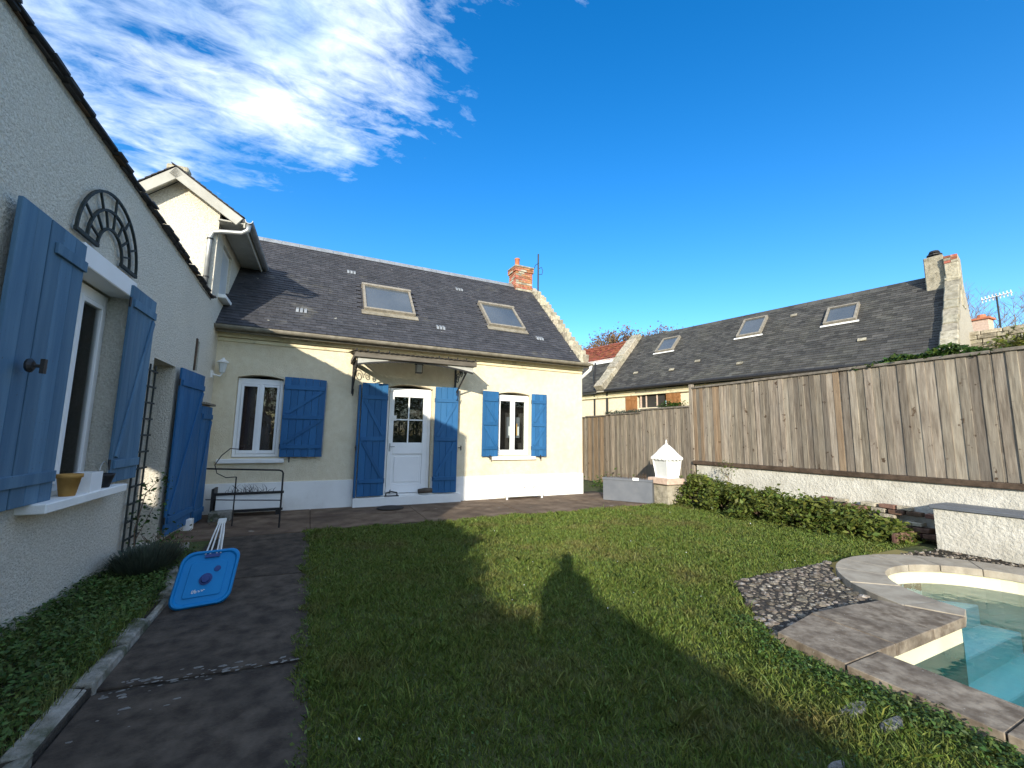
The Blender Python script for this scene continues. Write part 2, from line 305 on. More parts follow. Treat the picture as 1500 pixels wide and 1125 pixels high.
def wall_mesh(mb, axis, face, back, a0, a1, z0, z1, holes):
    """wall with openings; runs along 'axis' coordinate a, from 'face' to 'back' in the other; holes = (a0,a1,z0,z1,rise)"""
    As = sorted({a0, a1, *[h[0] for h in holes], *[h[1] for h in holes]}); Zs = sorted({z0, z1, *[h[2] for h in holes], *[h[3] for h in holes]})
    def P(a, d, z): return (a, d, z) if axis == 0 else (d, a, z)
    def inside(a, z): return any(h[0] < a < h[1] and h[2] < z < h[3] for h in holes)
    for i in range(len(As)-1):
        for j in range(len(Zs)-1):
            x0, x1, y0, y1 = As[i], As[i+1], Zs[j], Zs[j+1]
            if inside((x0+x1)/2, (y0+y1)/2): continue
            for d in (face, back): mb.add([P(x0, d, y0), P(x1, d, y0), P(x1, d, y1), P(x0, d, y1)], [(0, 1, 2, 3)])
            for (xa, ya, xb, yb, tx, ty) in ((x0, y0, x0, y1, x0-1e-3, (y0+y1)/2), (x1, y0, x1, y1, x1+1e-3, (y0+y1)/2), (x0, y0, x1, y0, (x0+x1)/2, y0-1e-3), (x0, y1, x1, y1, (x0+x1)/2, y1+1e-3)):
                if inside(tx, ty) or not (a0 < tx < a1 and z0 < ty < z1):
                    mb.add([P(xa, face, ya), P(xb, face, yb), P(xb, back, yb), P(xa, back, ya)], [(0, 1, 2, 3)])
    for h in holes:
        if len(h) > 4 and h[4]:
            x0, x1, zt, rise = h[0], h[1], h[3], h[4]; n = 10
            arc = [(x0+(x1-x0)*i/n, zt-rise+rise*(1-(2*i/n-1)**2)) for i in range(n+1)]
            for i in range(n):
                (xa, za), (xb, zb) = arc[i], arc[i+1]
                za = min(za, zt-.0005); zb = min(zb, zt-.0005)
                vs = [P(xa, face, za), P(xb, face, zb), P(xb, face, zt), P(xa, face, zt), P(xa, back, za), P(xb, back, zb), P(xb, back, zt), P(xa, back, zt)]
                mb.add(vs, [(0, 1, 2, 3), (0, 4, 5, 1), (7, 6, 5, 4)])

# ================================================================== the setting
def sheet(name, mat, poly, z, kind='structure'):
    mb = MB(); mb.add([(x, y, z) for x, y in poly], [tuple(range(len(poly)))]); return mb.build(name, mat, kind=kind)
# pool basin outline (inner edge) – straight sides with a rounded end towards the house
PX0, PY0 = 3.74, 1.77          # inner corner of the pool
def pool_inner():
    pts = [(PX0, -6.0), (PX0, PY0), (5.22, PY0)]
    arc = []
    cx, cy, rad = 6.45, 1.72, 1.03
    for i in range(25):
        a = R(172 - i*(172-2)/24); arc.append((cx+rad*math.cos(a), cy+rad*math.sin(a)))
    return pts+arc+[(7.48, 1.0), (7.48, -6.0)]
PIN = pool_inner()
TER_Y = 7.62
# terrain with a hole for the pool is laid as sheets round the basin
gm = MB()
for (x0, x1, y0, y1) in ((-900, PX0-.35, -900, 900), (PX0-.35, 7.9, 3.3, 900), (7.9, 900, -900, 900), (PX0-.35, 7.9, -900, -6.0)):
    gm.add([(x0, y0, -.03), (x1, y0, -.03), (x1, y1, -.03), (x0, y1, -.03)], [(0, 1, 2, 3)])
gm.build('ground', M_TERRAIN, kind='structure')
lawn_poly = [(.08, -5), (3.36, -5), (3.40, 2.2), (3.66, 2.55), (4.25, 3.26), (6.1, 3.26), (8.6, 3.26), (8.6, 3.5), (8.3, 5), (8.3, 7.4), (7.6, TER_Y), (.08, TER_Y)]
sheet('lawn', M_LAWNSOIL, lawn_poly, -.012)
# path of concrete slabs
path = MB(); path.box(-1.2, .09, -4, 9.9, -.05, -.016); path = path.build('path', M_MORTARDARK, kind='structure')
for (y0, y1) in ((-4, 1.4), (1.405, 3.40), (3.46, 5.45), (5.475, 7.58)):
    mb = MB(); sk = .055
    vs = [(-1.06, y0+sk, -.04), (.09, y0-sk, -.04), (.09, y1-sk, -.04), (-1.06, y1+sk, -.04)]
    mb.add(vs+[(x, y, 0) for x, y, _ in vs], [(3, 2, 1, 0), (4, 5, 6, 7), (0, 1, 5, 4), (1, 2, 6, 5), (2, 3, 7, 6), (3, 0, 4, 7)])
    mb.build('path_slab', M_CONC, path, bevel=.006)
# crusty pale lime bloom along the joint
cm = MB()
for i in range(80):
    x = random.uniform(-1.0, .07); y = 3.43 - .05*x + random.gauss(0, .055 if x < -.3 else .028)
    if random.random() < .12: x = random.uniform(-1., -.45); y = random.uniform(2.9, 3.6)
    s = random.uniform(.004, .017); n = 7; a0 = random.random()*6
    ring = [(x+s*random.uniform(.6, 1.5)*1.6*math.cos(a0+i*2*math.pi/n), y+s*random.uniform(.5, 1.2)*math.sin(a0+i*2*math.pi/n), .002) for i in range(n)]
    cm.add(ring+[(x, y, .005)], [(i, (i+1) % n, n) for i in range(n)])
cm.build('lime_crust', M_CRUST, path, kind='stuff')
terr = MB(); terr.box(-2.2, 7.6, 7.64, 10.2, -.06, -.018); terr = terr.build('terrace', M_MORTARDARK, kind='structure')
xs = [-2.2, .1, 2.05, 4.05, 6.0, 7.55]
for i in range(5):
    for (y0, y1) in ((7.60+.12*math.sin(i*2.1), 8.72), (8.73, 9.80)):
        mb = MB(); mb.box(xs[i]+.004, xs[i+1]-.004, y0, y1, -.05, random.uniform(-.004, .004)); mb.build('terrace_slab', M_TERR, terr, bevel=.006)
# planting bed along the wing, with its kerb
bed = MB(); bed.add([(-2.05, -3, .02), (-1.10, -3, .02), (-1.10, 6.55, .05), (-1.55, 7.1, .05), (-1.9, 7.1, .05)], [(0, 1, 2, 3, 4)]); bed.build('planting_bed', M_SOIL, kind='structure')
kerb = MB(); kerb.box(-1.13, -1.07, -3, 5.2, -.05, .03); kerb = kerb.build('kerb', M_MORTARDARK, kind='structure')
y = -3.0
while y < 5.15:
    l = random.uniform(.42, .62); j = random.uniform(-.012, .012)
    mb = MB(); mb.box(-1.165+j, -1.06+j, y+.004, min(y+l, 5.25)-.004, -.04, .065+random.uniform(-.03, .015), .016); mb.build('kerb_stone', M_KERB, kerb, bevel=.01)
    y += l
for (a, b) in (((-1.12, 5.27), (-1.27, 5.95)), ((-1.28, 6.0), (-1.35, 6.6)), ((-1.36, 6.65), (-1.42, 7.15))):
    mb = MB(); mb.bar((a[0], a[1], .01), (b[0], b[1], .01), .1, .12); mb.build('kerb_stone', M_KERB, kerb, bevel=.015)

# ================================================================== main house
FY = 9.75
HOUSE = thing('main_house', 'cream rendered cottage with dark slate roof, blue shutters and iron door canopy', 'house', (2.5, FY, 0))
HX0, HX1 = -1.76, 6.86
win_holes = [(-1.37, -.56, 1.05, 2.70, .06), (1.52, 2.59, .20, 2.70, .08), (4.28, 5.22, 1.05, 2.68, .06)]
mb = MB(); wall_mesh(mb, 0, FY, FY+.38, HX0-.5, HX1, .0, 3.62, win_holes)
mb.box(HX1-.38, HX1, FY+.381, 15.3, 0, 3.6); mb.box(-6.0, HX1, 15.3, 15.65, 0, 3.6)
mb.prism([(FY+.02, 3.605), (15.6, 3.605), (12.56, 6.60)], 0, HX1-.37, HX1-.01)
mb.build('wall', M_FACADE, HOUSE)
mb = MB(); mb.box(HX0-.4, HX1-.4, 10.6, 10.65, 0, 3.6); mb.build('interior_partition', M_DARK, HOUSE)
for (a, b, z) in ((HX0-.4, 1.515, .565), (2.595, HX1+.025, .56)):
    mb = MB(); mb.box(a, b, FY-.028, FY+.01, -.02, z); mb.build('plinth', M_PLINTH, HOUSE, bevel=.004)
mb = MB(); mb.box(.9, 3.3, FY-.16, FY-.029, -.02, .185); mb.box(1.45, 2.66, FY-.06, FY+.2, .186, .215); mb.build('doorstep', M_PLINTH, HOUSE, bevel=.006)
# moulded cornice under the eave
for (dz0, dz1, pr, nm) in ((3.33, 3.40, .035, 0), (3.415, 3.50, .075, 0), (3.51, 3.575, .14, 0)):
    mb = MB(); mb.box(HX0-.3, HX1+pr*.4, FY-pr, FY+.02, dz0, dz1); mb.build('cornice', M_CORNICE, HOUSE, bevel=.008)
mb = MB()   # corner stone quoin strip
mb.box(HX1-.16, HX1+.012, FY-.012, FY+.1, .57, 3.32); mb.build('corner_strip', M_FACADE, HOUSE)

def slates(parent, O, Ud, Sd, length, rise, gauge, w, lap, mat, n_ind, name, thick=.007, skip=None, jit=.004):
    """courses of slates up a slope: the nearest n_ind are objects of their own, the rest one joined part"""
    O, Ud, Sd = Vector(O), Vector(Ud).normalized(), Vector(Sd).normalized(); Nd = Ud.cross(Sd).normalized()
    if Nd.z < 0: Nd = -Nd
    items = []
    rows = int(rise/gauge)
    for r in range(rows):
        x = -(r % 2)*w/2
        while x < length:
            a, b = max(x, 0)+.002, min(x+w, length)-.002
            x += w
            if b-a < .03: continue
            c = O+Ud*((a+b)/2)+Sd*(r*gauge)
            if skip and skip(c): continue
            items.append(((c-CAM).length, c, b-a, r))
    items.sort(key=lambda q: q[0])
    metas = []
    for k in range(4):
        q = MB(); hl = lap/2
        ch = random.uniform(0, .012)
        q.add([(-.5, 0, 0), (.5, 0, 0), (.5, lap, 0), (-.5, lap, 0), (-.5, ch*.5, thick), (-.2, random.uniform(-.004, .006), thick), (.5, ch, thick), (.5, lap, thick), (-.5, lap, thick)],
              [(0, 3, 2, 1), (4, 5, 6, 7, 8), (0, 1, 6, 5, 4), (1, 2, 7, 6), (3, 0, 4, 8)])
        o = q.build('tmp', mat); me = o.data; bpy.data.objects.remove(o); metas.append(me)
    basis = Matrix((Ud, Sd, Nd)).transposed().to_4x4()
    big = MB()
    for i, (d, c, ww, r) in enumerate(items):
        tilt = math.atan2(thick*1.6, gauge)+random.uniform(-.006, .01)
        M = Matrix.Translation(c+Nd*(.012+random.uniform(0, jit))) @ basis @ Matrix.Rotation(random.gauss(0, .008), 4, 'Z') @ Matrix.Rotation(-tilt, 4, 'X') @ Matrix.Diagonal((ww, 1, 1, 1))
        if i < n_ind: inst(metas[i % 4], name, M, parent)
        else:
            hl = thick
            big.add([M @ Vector(v) for v in ((-.5, 0, 0), (.5, 0, 0), (.5, lap, 0), (-.5, lap, 0), (-.5, 0, hl), (.5, random.uniform(0, .008), hl), (.5, lap, hl), (-.5, lap, hl))],
                    [(4, 5, 6, 7), (0, 1, 5, 4), (1, 2, 6, 5), (3, 0, 4, 7)])
    if big.v: big.build(name+'_field', mat, parent, kind='stuff')

c45 = math.cos(R(45)); EY, EZ = 9.43, 3.60; RIDGE_Y = 12.55; RIDGE_Z = EZ+(RIDGE_Y-EY)
mb = MB(); mb.prism([(EY, EZ-.02), (RIDGE_Y, RIDGE_Z-.02), (15.67, EZ-.02), (15.67, EZ-.10), (RIDGE_Y, RIDGE_Z-.12), (EY, EZ-.08)], 0, -5.5, 6.62)
ROOF = mb.build('roof', M_SLATE, HOUSE)
sky_rects = [(.97, 2.20, 10.30, 11.20), (4.22, 5.34, 10.34, 11.22)]
def skip_main(c):
    return any(a-.06 < c.x < b+.06 and ya-.10 < c.y < yb+.0 for a, b, ya, yb in sky_rects)
slates(ROOF, (-1.98, EY, EZ), (1, 0, 0), (0, 1, 1), 8.6, (RIDGE_Y-EY)/c45-.05, .108, .215, .2, M_SLATE, 300, 'slate', skip=skip_main)
for i in range(20):      # ridge tiles
    x0 = -1.9+i*.43; mb = MB()
    if x0+.43 > 6.6: break
    mb.prism([(RIDGE_Y-.14, RIDGE_Z-.10), (RIDGE_Y-.02, RIDGE_Z+.045), (RIDGE_Y+.02, RIDGE_Z+.045), (RIDGE_Y+.14, RIDGE_Z-.10)], 0, x0+.003, x0+.427); mb.build('ridge_tile', M_ZINC, ROOF)
# slate vents: little metal hoods
for (x, yv) in ((.72, 11.73), (3.8, 11.78), (-.35, 10.04), (2.79, 10.06), (5.69, 10.13)):
    zv = EZ+(yv-EY)
    mb = MB()
    for k in (-.08, 0, .08):
        mb.prism([(yv-.09, zv-.055), (yv-.055, zv+.02), (yv+.07, zv+.09), (yv+.07, zv+.06)], 0, x+k-.028, x+k+.028)
    mb.build('vent_hood', M_ZINC, ROOF)
# skylights
for (a, b, ya, yb) in sky_rects:
    za, zb = EZ+ya-EY, EZ+yb-EY; n = Vector((0, -c45, c45)); S = Vector((0, c45, c45)); ln = (yb-ya)/c45
    o0 = Vector((a, ya, za)); wd = b-a
    fm = MB(); X = Vector((1, 0, 0)); ctr = o0+X*(wd/2)+S*(ln/2)+n*.05
    t = .058
    fm.obox(ctr-S*(ln/2-t/2), X, S, n, wd/2, t/2, .06); fm.obox(ctr+S*(ln/2-t/2)+n*.012, X, S, n, wd/2+.02, t/2+.015, .07)
    for sgn in (-1, 1): fm.obox(ctr+X*(sgn*(wd/2-t/2)), X, S, n, t/2, ln/2-t, .06)
    sk = fm.build('skylight', M_SKYL, ROOF, bevel=.006)
    ROOFCH = MB(); ROOFCH.obox(ctr+n*.018, X, S, n, wd/2-t, ln/2-t, .008); g_ = ROOFCH.build('skylight_pane', M_SKYG, ROOF)
    fl = MB(); fl.obox(ctr-S*(ln/2+.07)-n*.022, X, S, n, wd/2+.06, .09, .006); fl.build('skylight_flashing', M_OLDWOOD, ROOF)
# gutter: half-round timber-boarded gutter along the eave
mb = MB(); pts = [(EY-.03+.075*math.sin(a), EZ-.02-.075*math.cos(a)) for a in [R(-90+i*22.5) for i in range(9)]]
mb.prism(pts+[(p[0]*.86+(EY-.03)*.14, p[1]*.86+(EZ-.02)*.14) for p in pts[::-1]], 0, HX0-.05, HX1+.12)
GUT = mb.build('gutter', M_OLDWOOD, HOUSE)
mb = MB(); mb.box(HX0, HX1+.05, EY+.05, EY+.09, EZ-.13, EZ-.01); mb.build('fascia_board', M_OLDWOOD, HOUSE)
mb = MB(); mb.tube([(HX1+.08, EY-.03, 3.53), (HX1+.08, EY, 3.42), (HX1+.07, EY+.75, 3.1), (HX1+.06, EY+.9, 2.9), (HX1+.06, EY+.9, .02)], .045, 10); mb.build('downpipe', M_WHITE, HOUSE, smooth=True)
# stepped gable parapet of rough stone
par = MB(); par.prism([(EY+.02, EZ-.02), (RIDGE_Y, RIDGE_Z+.05), (RIDGE_Y, RIDGE_Z-.5), (EY+.5, EZ-.1)], 0, 6.63, 6.9); PAR = par.build('gable_parapet', M_MORTAR, HOUSE)
nst = 17
for i in range(nst):
    t = (i+.5)/nst; yc = EY+.06+(RIDGE_Y-.25-EY)*t; zc = EZ+.05+(RIDGE_Y-.25-EY)*t
    for k in range(2):
        h = random.uniform(.07, .1); d = random.uniform(.085, .115)
        mb = MB(); xa = 6.60+k*.17+random.uniform(-.012, .012)
        mb.box(xa, xa+.168, yc-d, yc+d, zc-.13, zc+h+(.0 if k == 0 else .03), .014); mb.build('parapet_stone', M_STONE, PAR, bevel=.014)
# chimney of old brick with a clay pot
chx0, chx1, chy0, chy1 = 5.98, 6.62, 12.30, 12.85
cm = MB(); cm.box(chx0+.012, chx1-.012, chy0+.012, chy1-.012, RIDGE_Z-.4, 7.38); CH = cm.build('chimney', M_MORTAR, HOUSE)
zc = RIDGE_Z-.3; row = 0
while zc < 7.31:
    grow = .035 if zc > 7.14 else 0.
    for side in range(4):
        L_ = (chx1-chx0 if side % 2 == 0 else chy1-chy0)+2*grow; p = -.11*(row % 2)
        while p < L_-.02:
            a, b = max(p, 0), min(p+.215, L_)
            if b-a > .04:
                d = random.uniform(-.006, .01); mb = MB()
                e0, e1, f0, f1 = chx0-grow, chx1+grow, chy0-grow, chy1+grow
                if side == 0: mb.box(e0+a+.004, e0+b-.004, f0-d, f0+.05, zc+.005, zc+.067, .003)
                elif side == 1: mb.box(e1-.05, e1+d, f0+a+.004, f0+b-.004, zc+.005, zc+.067, .003)
                elif side == 2: mb.box(e0+a+.004, e0+b-.004, f1-.05, f1+d, zc+.005, zc+.067, .003)
                else: mb.box(e0-d, e0+.05, f0+a+.004, f0+b-.004, zc+.005, zc+.067, .003)
                mb.build('brick', M_BRICK if random.random() < .72 else M_STONE, CH)
            p += .22
    zc += .075; row += 1
mb = MB(); mb.box(chx0-.05, chx1+.05, chy0-.05, chy1+.05, 7.33, 7.39, .01); mb.build('chimney_cap', M_STONE, CH, bevel=.015)
mb = MB(); mb.lathe([(.10, 0), (.085, .04), (.08, .30), (.095, .31), (.095, .35), (.07, .35), (.07, .1)], (6.15, 12.55, 7.37), 14); mb.build('chimney_pot', M_TERRA, CH, smooth=True)
# pole with wires beside the gable
POLE = thing('antenna_pole', 'thin dark pole with curled cables rising beside the brick chimney', 'pole', (7.05, 12.6, 6.3))
mb = MB(); mb.tube([(7.02, 12.6, 6.2), (7.02, 12.6, 8.1)], .028, 8); mb.bar((6.8, 12.6, 6.4), (7.05, 12.6, 6.4), .04, .04); mb.build('pole', M_IRON, POLE)
mb = MB(); mb.tube([(7.03, 12.58, 7.75), (6.9, 12.58, 7.66), (6.84, 12.58, 7.5), (6.74, 12.58, 7.42)], .011, 5)
mb.tube([(7.04, 12.58, 7.55), (7.14, 12.58, 7.62), (7.2, 12.58, 7.5), (7.17, 12.58, 7.36), (7.05, 12.58, 7.33)], .011, 5); mb.build('cable', M_IRON, POLE)

# --- openings of the facade
def window(parent, x0, x1, z0, z1, yf, mull=True, name='window', M=None):
    """white casement; yf = plane of its outer face, viewer at smaller y"""
    t = .06; fr = MB(M); top = z1
    fr.box(x0, x0+t, yf, yf+.07, z0, top); fr.box(x1-t, x1, yf, yf+.07, z0, top); fr.box(x0+t, x1-t, yf, yf+.07, top-t-.05, top); fr.box(x0+t, x1-t, yf, yf+.07, z0, z0+t)
    w = fr.build(name, M_WHITE, parent, bevel=.004)
    xm = (x0+x1)/2; s = .045; e0 = x0+t; e1 = x1-t
    for (a, b) in ((e0, xm-.012), (xm+.012, e1)):
        q = MB(M); zb, zt = z0+t+.004, top-t-.055
        q.box(a+.004, a+.004+s, yf-.012, yf+.05, zb, zt); q.box(b-s-.004, b-.004, yf-.012, yf+.05, zb, zt)
        q.box(a+.004+s, b-s-.004, yf-.012, yf+.05, zt-s, zt); q.box(a+.004+s, b-s-.004, yf-.012, yf+.05, zb, zb+s+.02)
        q.build('sash', M_WHITE, w, bevel=.004)
        q = MB(M); q.box(a+s, b-s, yf+.012, yf+.018, zb+s, zt-s); q.build('pane', M_GLASS, w)
    q = MB(M); q.box(xm-.022, xm+.022, yf-.022, yf-.004, z0+t, top-t-.05); q.build('meeting_bar', M_WHITE, w, bevel=.004)
    return w
def shutter(parent, M, w, h, mat, arch=0., npl=5, two_brace=True, mirror=False, name='shutter', hw=True, thick=.03, brace=True, bx0=.025, groove=None):
    """plank shutter: local x = width, y = outwards, z = height"""
    q = MB(M); bw = .085
    zs = (.13*h, .5*h, .87*h) if two_brace else (.09*h, .91*h)
    for z in (zs if brace else zs[:1]): q.box(.025, w-.025, thick+.001, thick+.023, z-bw/2, z+bw/2)
    for i in range(len(zs)-1 if brace else 0):
        za, zb = zs[i]+bw/2, zs[i+1]-bw/2; xa, xb = (.05, w-.05) if not mirror else (w-.05, .05)
        d = Vector((xb-xa, 0, zb-za)).normalized(); q.obox(((xa+xb)/2, thick+.011, (za+zb)/2), d, (0, 1, 0), d.cross(Vector((0, 1, 0))), Vector((xb-xa, 0, zb-za)).length/2-.03, .0095, .034)
    sh = q.build(name, mat, parent, bevel=.003)
    if not brace:
        for z in zs[1:]: q = MB(M); q.box(bx0, w-.005, thick+.001, thick+.023, z-bw/2, z+bw/2); q.build('batten', mat, sh, bevel=.003)
    for i in range(npl):
        a, b = w*i/npl+(.008 if groove == i else .0015), w*(i+1)/npl-(.008 if groove is not None and groove-1 == i else .0015)
        def top(x): return h-arch*(x/w)**2*1.0 if not mirror else h-arch*(1-x/w)**2
        p = MB(M); p.prism([(a, 0), (b, 0), (b, top(b)), (a, top(a))], 1, 0, thick); p.build('plank', mat, sh, bevel=.004)
    if hw:
        for z in (zs[0], zs[-1]):
            q = MB(M); xx = 0. if not mirror else w
            q.tube([(xx, thick*.5, z-.05), (xx, thick*.5, z+.05)], .012, 6); q.build('hinge', M_IRON, sh)
    return sh
def FM(x0, z0, off, ang=0., hinge_right=False):
    """frame on the facade: local y points at the viewer (-Y)"""
    return Matrix.Translation((x0, FY-off, z0)) @ Matrix.Rotation(ang, 4, 'Z') @ Matrix.Diagonal((1, -1, 1, 1))
w1 = window(HOUSE, -1.365, -.565, 1.06, 2.63, FY+.10)
w2 = window(HOUSE, 4.285, 5.215, 1.06, 2.61, FY+.10)
for (a, b) in ((-1.58, -.44), (4.13, 5.36)):
    q = MB(); q.box(a, b, FY-.085, FY+.06, .945, 1.03); q.build('window_sill', M_PLINTH, HOUSE, bevel=.008)
for (a, b) in ((-1.28, -1.02), (-.92, -.66)):      # drawn curtains inside
    q = MB(); n = 14
    for i in range(n):
        x = a+(b-a)*i/n; q.box(x, x+(b-a)/n*.9, FY+.30+.02*math.sin(i*1.7), FY+.32+.02*math.sin(i*1.7), 1.1, 2.6)
    q.build('curtain', M_CURTAIN, HOUSE)
q = MB(); q.box(4.75, 5.12, FY+.42, FY+.5, 1.5, 2.05); q.box(4.78, 5.1, FY+.42, FY+.55, 1.02, 1.14); q.build('interior_shelf', M_GREY, HOUSE)
for i in range(7):
    q = MB(); q.box(4.78+i*.045, 4.815+i*.045, FY+.40, FY+.415, 1.56, 1.8+.04*(i % 3)); q.build('book', (M_WHITE, M_BLACKPOT, M_YELLOW)[i % 3], HOUSE)
shutter(HOUSE, FM(-.54, 1.06, .045, R(-3)), .79, 1.63, M_BLUE, arch=.03, npl=6)
q = MB(); q.tube([(.245, FY-.115, 1.12), (.25, FY-.11, 1.9), (.255, FY-.105, 2.62)], .012, 6); q.build('shutter_rod', M_ZINC, HOUSE)
shutter(HOUSE, FM(3.83, 1.035, .06, R(6)), .455, 1.63, M_BLUE, arch=.0, npl=4, mirror=True)
shutter(HOUSE, FM(5.225, 1.03, .05, R(-6)), .435, 1.63, M_BLUE, arch=.0, npl=4)
shutter(HOUSE, FM(.965, .215, .13, R(4)), .56, 2.455, M_BLUE, npl=4, mirror=True)
q = MB(); q.box(.90, .945, FY-.16, FY-.05, .2, 2.62); q.build('folded_leaf', M_BLUE, HOUSE, bevel=.006)
shutter(HOUSE, FM(2.625, .215, .055, R(-7)), .56, 2.47, M_BLUE, npl=4)
for (x, z) in ((.90, 1.25), (3.26, 1.25), (4.02, 1.02), (5.44, 1.02), (-.35, 1.02)):
    q = MB(); q.tube([(x, FY, z), (x, FY-.17, z)], .011, 6); q.box(x-.012, x+.012, FY-.185, FY-.165, z-.06, z+.05); q.build('shutter_catch', M_IRON, HOUSE)
# glazed front door
DX0, DX1, DZ0, DZ1, DY = 1.53, 2.58, .216, 2.62, FY+.13
q = MB(); q.box(DX0, DX0+.07, DY, DY+.08, DZ0, DZ1); q.box(DX1-.07, DX1, DY, DY+.08, DZ0, DZ1); q.box(DX0+.07, DX1-.07, DY, DY+.08, DZ1-.09, DZ1)
DOOR = q.build('door', M_WHITE, HOUSE, bevel=.005)
a, b = DX0+.075, DX1-.075; zt = DZ1-.095; zm = 1.36
q = MB(); s = .11
q.box(a, a+s, DY-.015, DY+.045, DZ0+.01, zt); q.box(b-s, b, DY-.015, DY+.045, DZ0+.01, zt); q.box(a+s, b-s, DY-.015, DY+.045, zt-.11, zt)
q.box(a+s, b-s, DY-.015, DY+.045, zm-.26, zm); q.box(a+s, b-s, DY-.015, DY+.045, DZ0+.01, DZ0+.2); q.box(a+s, b-s, DY+.012, DY+.04, DZ0+.2, zm-.26)
q.build('door_leaf', M_WHITE, DOOR, bevel=.005)
q = MB(); q.box(a+s+.05, b-s-.05, DY-.004, DY+.011, DZ0+.25, zm-.31); q.build('door_panel', M_WHITE, DOOR, bevel=.012)
xm = (a+b)/2; zq = (zm+zt-.11)/2
q = MB(); q.box(xm-.014, xm+.014, DY-.008, DY+.03, zm, zt-.11); q.box(a+s, xm-.0145, DY-.007, DY+.029, zq-.014, zq+.014); q.box(xm+.0145, b-s, DY-.007, DY+.029, zq-.014, zq+.014); q.build('glazing_bar', M_WHITE, DOOR)
for (xa, xb) in ((a+s, xm-.014), (xm+.014, b-s)):
    for (za, zb) in ((zm, zq-.014), (zq+.014, zt-.11)):
        q = MB(); q.box(xa, xb, DY+.010, DY+.016, za, zb); q.build('pane', M_GLASS, DOOR)
q = MB(); q.box(a+.03, a+.065, DY-.022, DY-.0151, 1.16, 1.34); q.tube([(a+.047, DY-.02, 1.27), (a+.047, DY-.06, 1.27), (a+.15, DY-.065, 1.27)], .009, 6); q.build('door_handle', M_ZINC, DOOR)
q = MB(); q.box(a+s-.05, a+s+.06, DY-.0199, DY-.0152, 1.86, 1.98); q.build('paper_notice', M_PLINTH, DOOR)
# things by the threshold
for nm, x0, x1, lab in (('boot_scraper', 1.56, 1.86, 'small dark boot scraper on the doorstep at the handle side of the door'), ('log', 2.30, 2.62, 'short brown log lying on the doorstep')):
    q = MB()
    if nm == 'log': q.tube([(x0, FY-.07, .265), ((x0+x1)/2, FY-.08, .28), (x1, FY-.08, .275)], [.05, .06, .052], 9); q.build(nm, M_BARK, label=lab, cat='log', smooth=True)
    else:
        q.box(x0, x1, FY-.14, FY-.02, .187, .205); q.tube([(x0+.03, FY-.08, .2), (x0+.03, FY-.08, .26), (x0+.15, FY-.08, .285), (x1-.03, FY-.08, .26), (x1-.03, FY-.08, .2)], .016, 6); q.tube([(x0+.1, FY-.08, .25), (x0+.12, FY-.08, .33)], .012, 5); q.build(nm, M_IRON, label=lab, cat='boot scraper')
q = MB(); q.lathe([(.0, 0), (.27, .0), (.28, .012), (.26, .022), (.0, .024)], (1.62, 9.22, .004), 24); q.build('door_mat', M_DARK, label='round dark mat on the terrace before the door', cat='mat')
# iron and timber canopy over the door
CYF = 8.66; CX0, CX1 = .70, 3.27
q = MB(); q.box(CX0, CX1, CYF, CYF+.06, 3.07, 3.175); q.box(CX0, CX0+.055, CYF+.061, FY-.005, 3.08, 3.17); q.box(CX1-.055, CX1, CYF+.061, FY-.005, 3.08, 3.17); q.box(CX0+.056, CX1-.056, FY-.05, FY-.003, 3.25, 3.34)
CAN = q.build('door_canopy', M_TIMBER, HOUSE, bevel=.006)
n = 26
for i in range(n):      # scalloped roof strips
    xa = CX0-.05+(CX1-CX0+.10)*i/n; xb = CX0-.05+(CX1-CX0+.10)*(i+1)/n-.004; xm = (xa+xb)/2; hh = .018
    q = MB()
    p0 = [(xa, 0), (xm-.02, hh), (xm+.02, hh), (xb, 0), (xm+.02, hh-.006), (xm-.02, hh-.006)]
    vs = [(x, CYF-.06, 3.178+dz) for x, dz in p0]+[(x, FY-.003, 3.345+dz) for x, dz in p0]
    q.add(vs, [(0, 1, 7, 6), (1, 2, 8, 7), (2, 3, 9, 8), (0, 6, 11, 5), (5, 11, 10, 4), (4, 10, 9, 3), (0, 5, 4, 3, 2, 1), (6, 7, 8, 9, 10, 11)]); q.build('roof_strip', M_TIMBER, CAN)
for i in range(13):     # little crest beads on the front beam
    x = CX0+.03+i*(CX1-CX0-.06)/12
    if i in (4, 5, 6, 7): continue
    q = MB(); q.lathe([(.012, 0), (.016, .02), (.004, .045)], (x, CYF+.01, 3.2), 6); q.build('crest_bead', M_IRON, CAN)
q = MB(); pts = []
for i in range(17):     # shallow arch below the beam
    t = i/16; pts.append((CX0+.06+(CX1-CX0-.12)*t, CYF+.09, 2.93+.13*(1-(2*t-1)**2)))
for i in range(16): q.bar(pts[i], pts[i+1], .035, .03)
q.build('arch_strip', M_IRON, CAN)
for (xa, xb) in ((CX0+.06, 1.35), (CX1-.06, 2.62)):
    q = MB(); k = 6
    prof = [(xa+(xb-xa)*i/k, 2.945+.13*(1-(2*((xa+(xb-xa)*i/k)-CX0-.06)/(CX1-CX0-.12)-1)**2)) for i in range(k+1)]
    q.prism(prof+[(xb, 3.066), (xa, 3.066)], 1, CYF+.06, CYF+.075); q.build('spandrel', M_BARGE, CAN)
def scroll(c, r, turns, sgn, x, n=20, flip=1):
    return [(x, c[0]+sgn*r*(1-.75*i/n)*math.cos(turns*2*math.pi*i/n), c[1]+flip*r*(1-.75*i/n)*math.sin(turns*2*math.pi*i/n)) for i in range(n+1)]
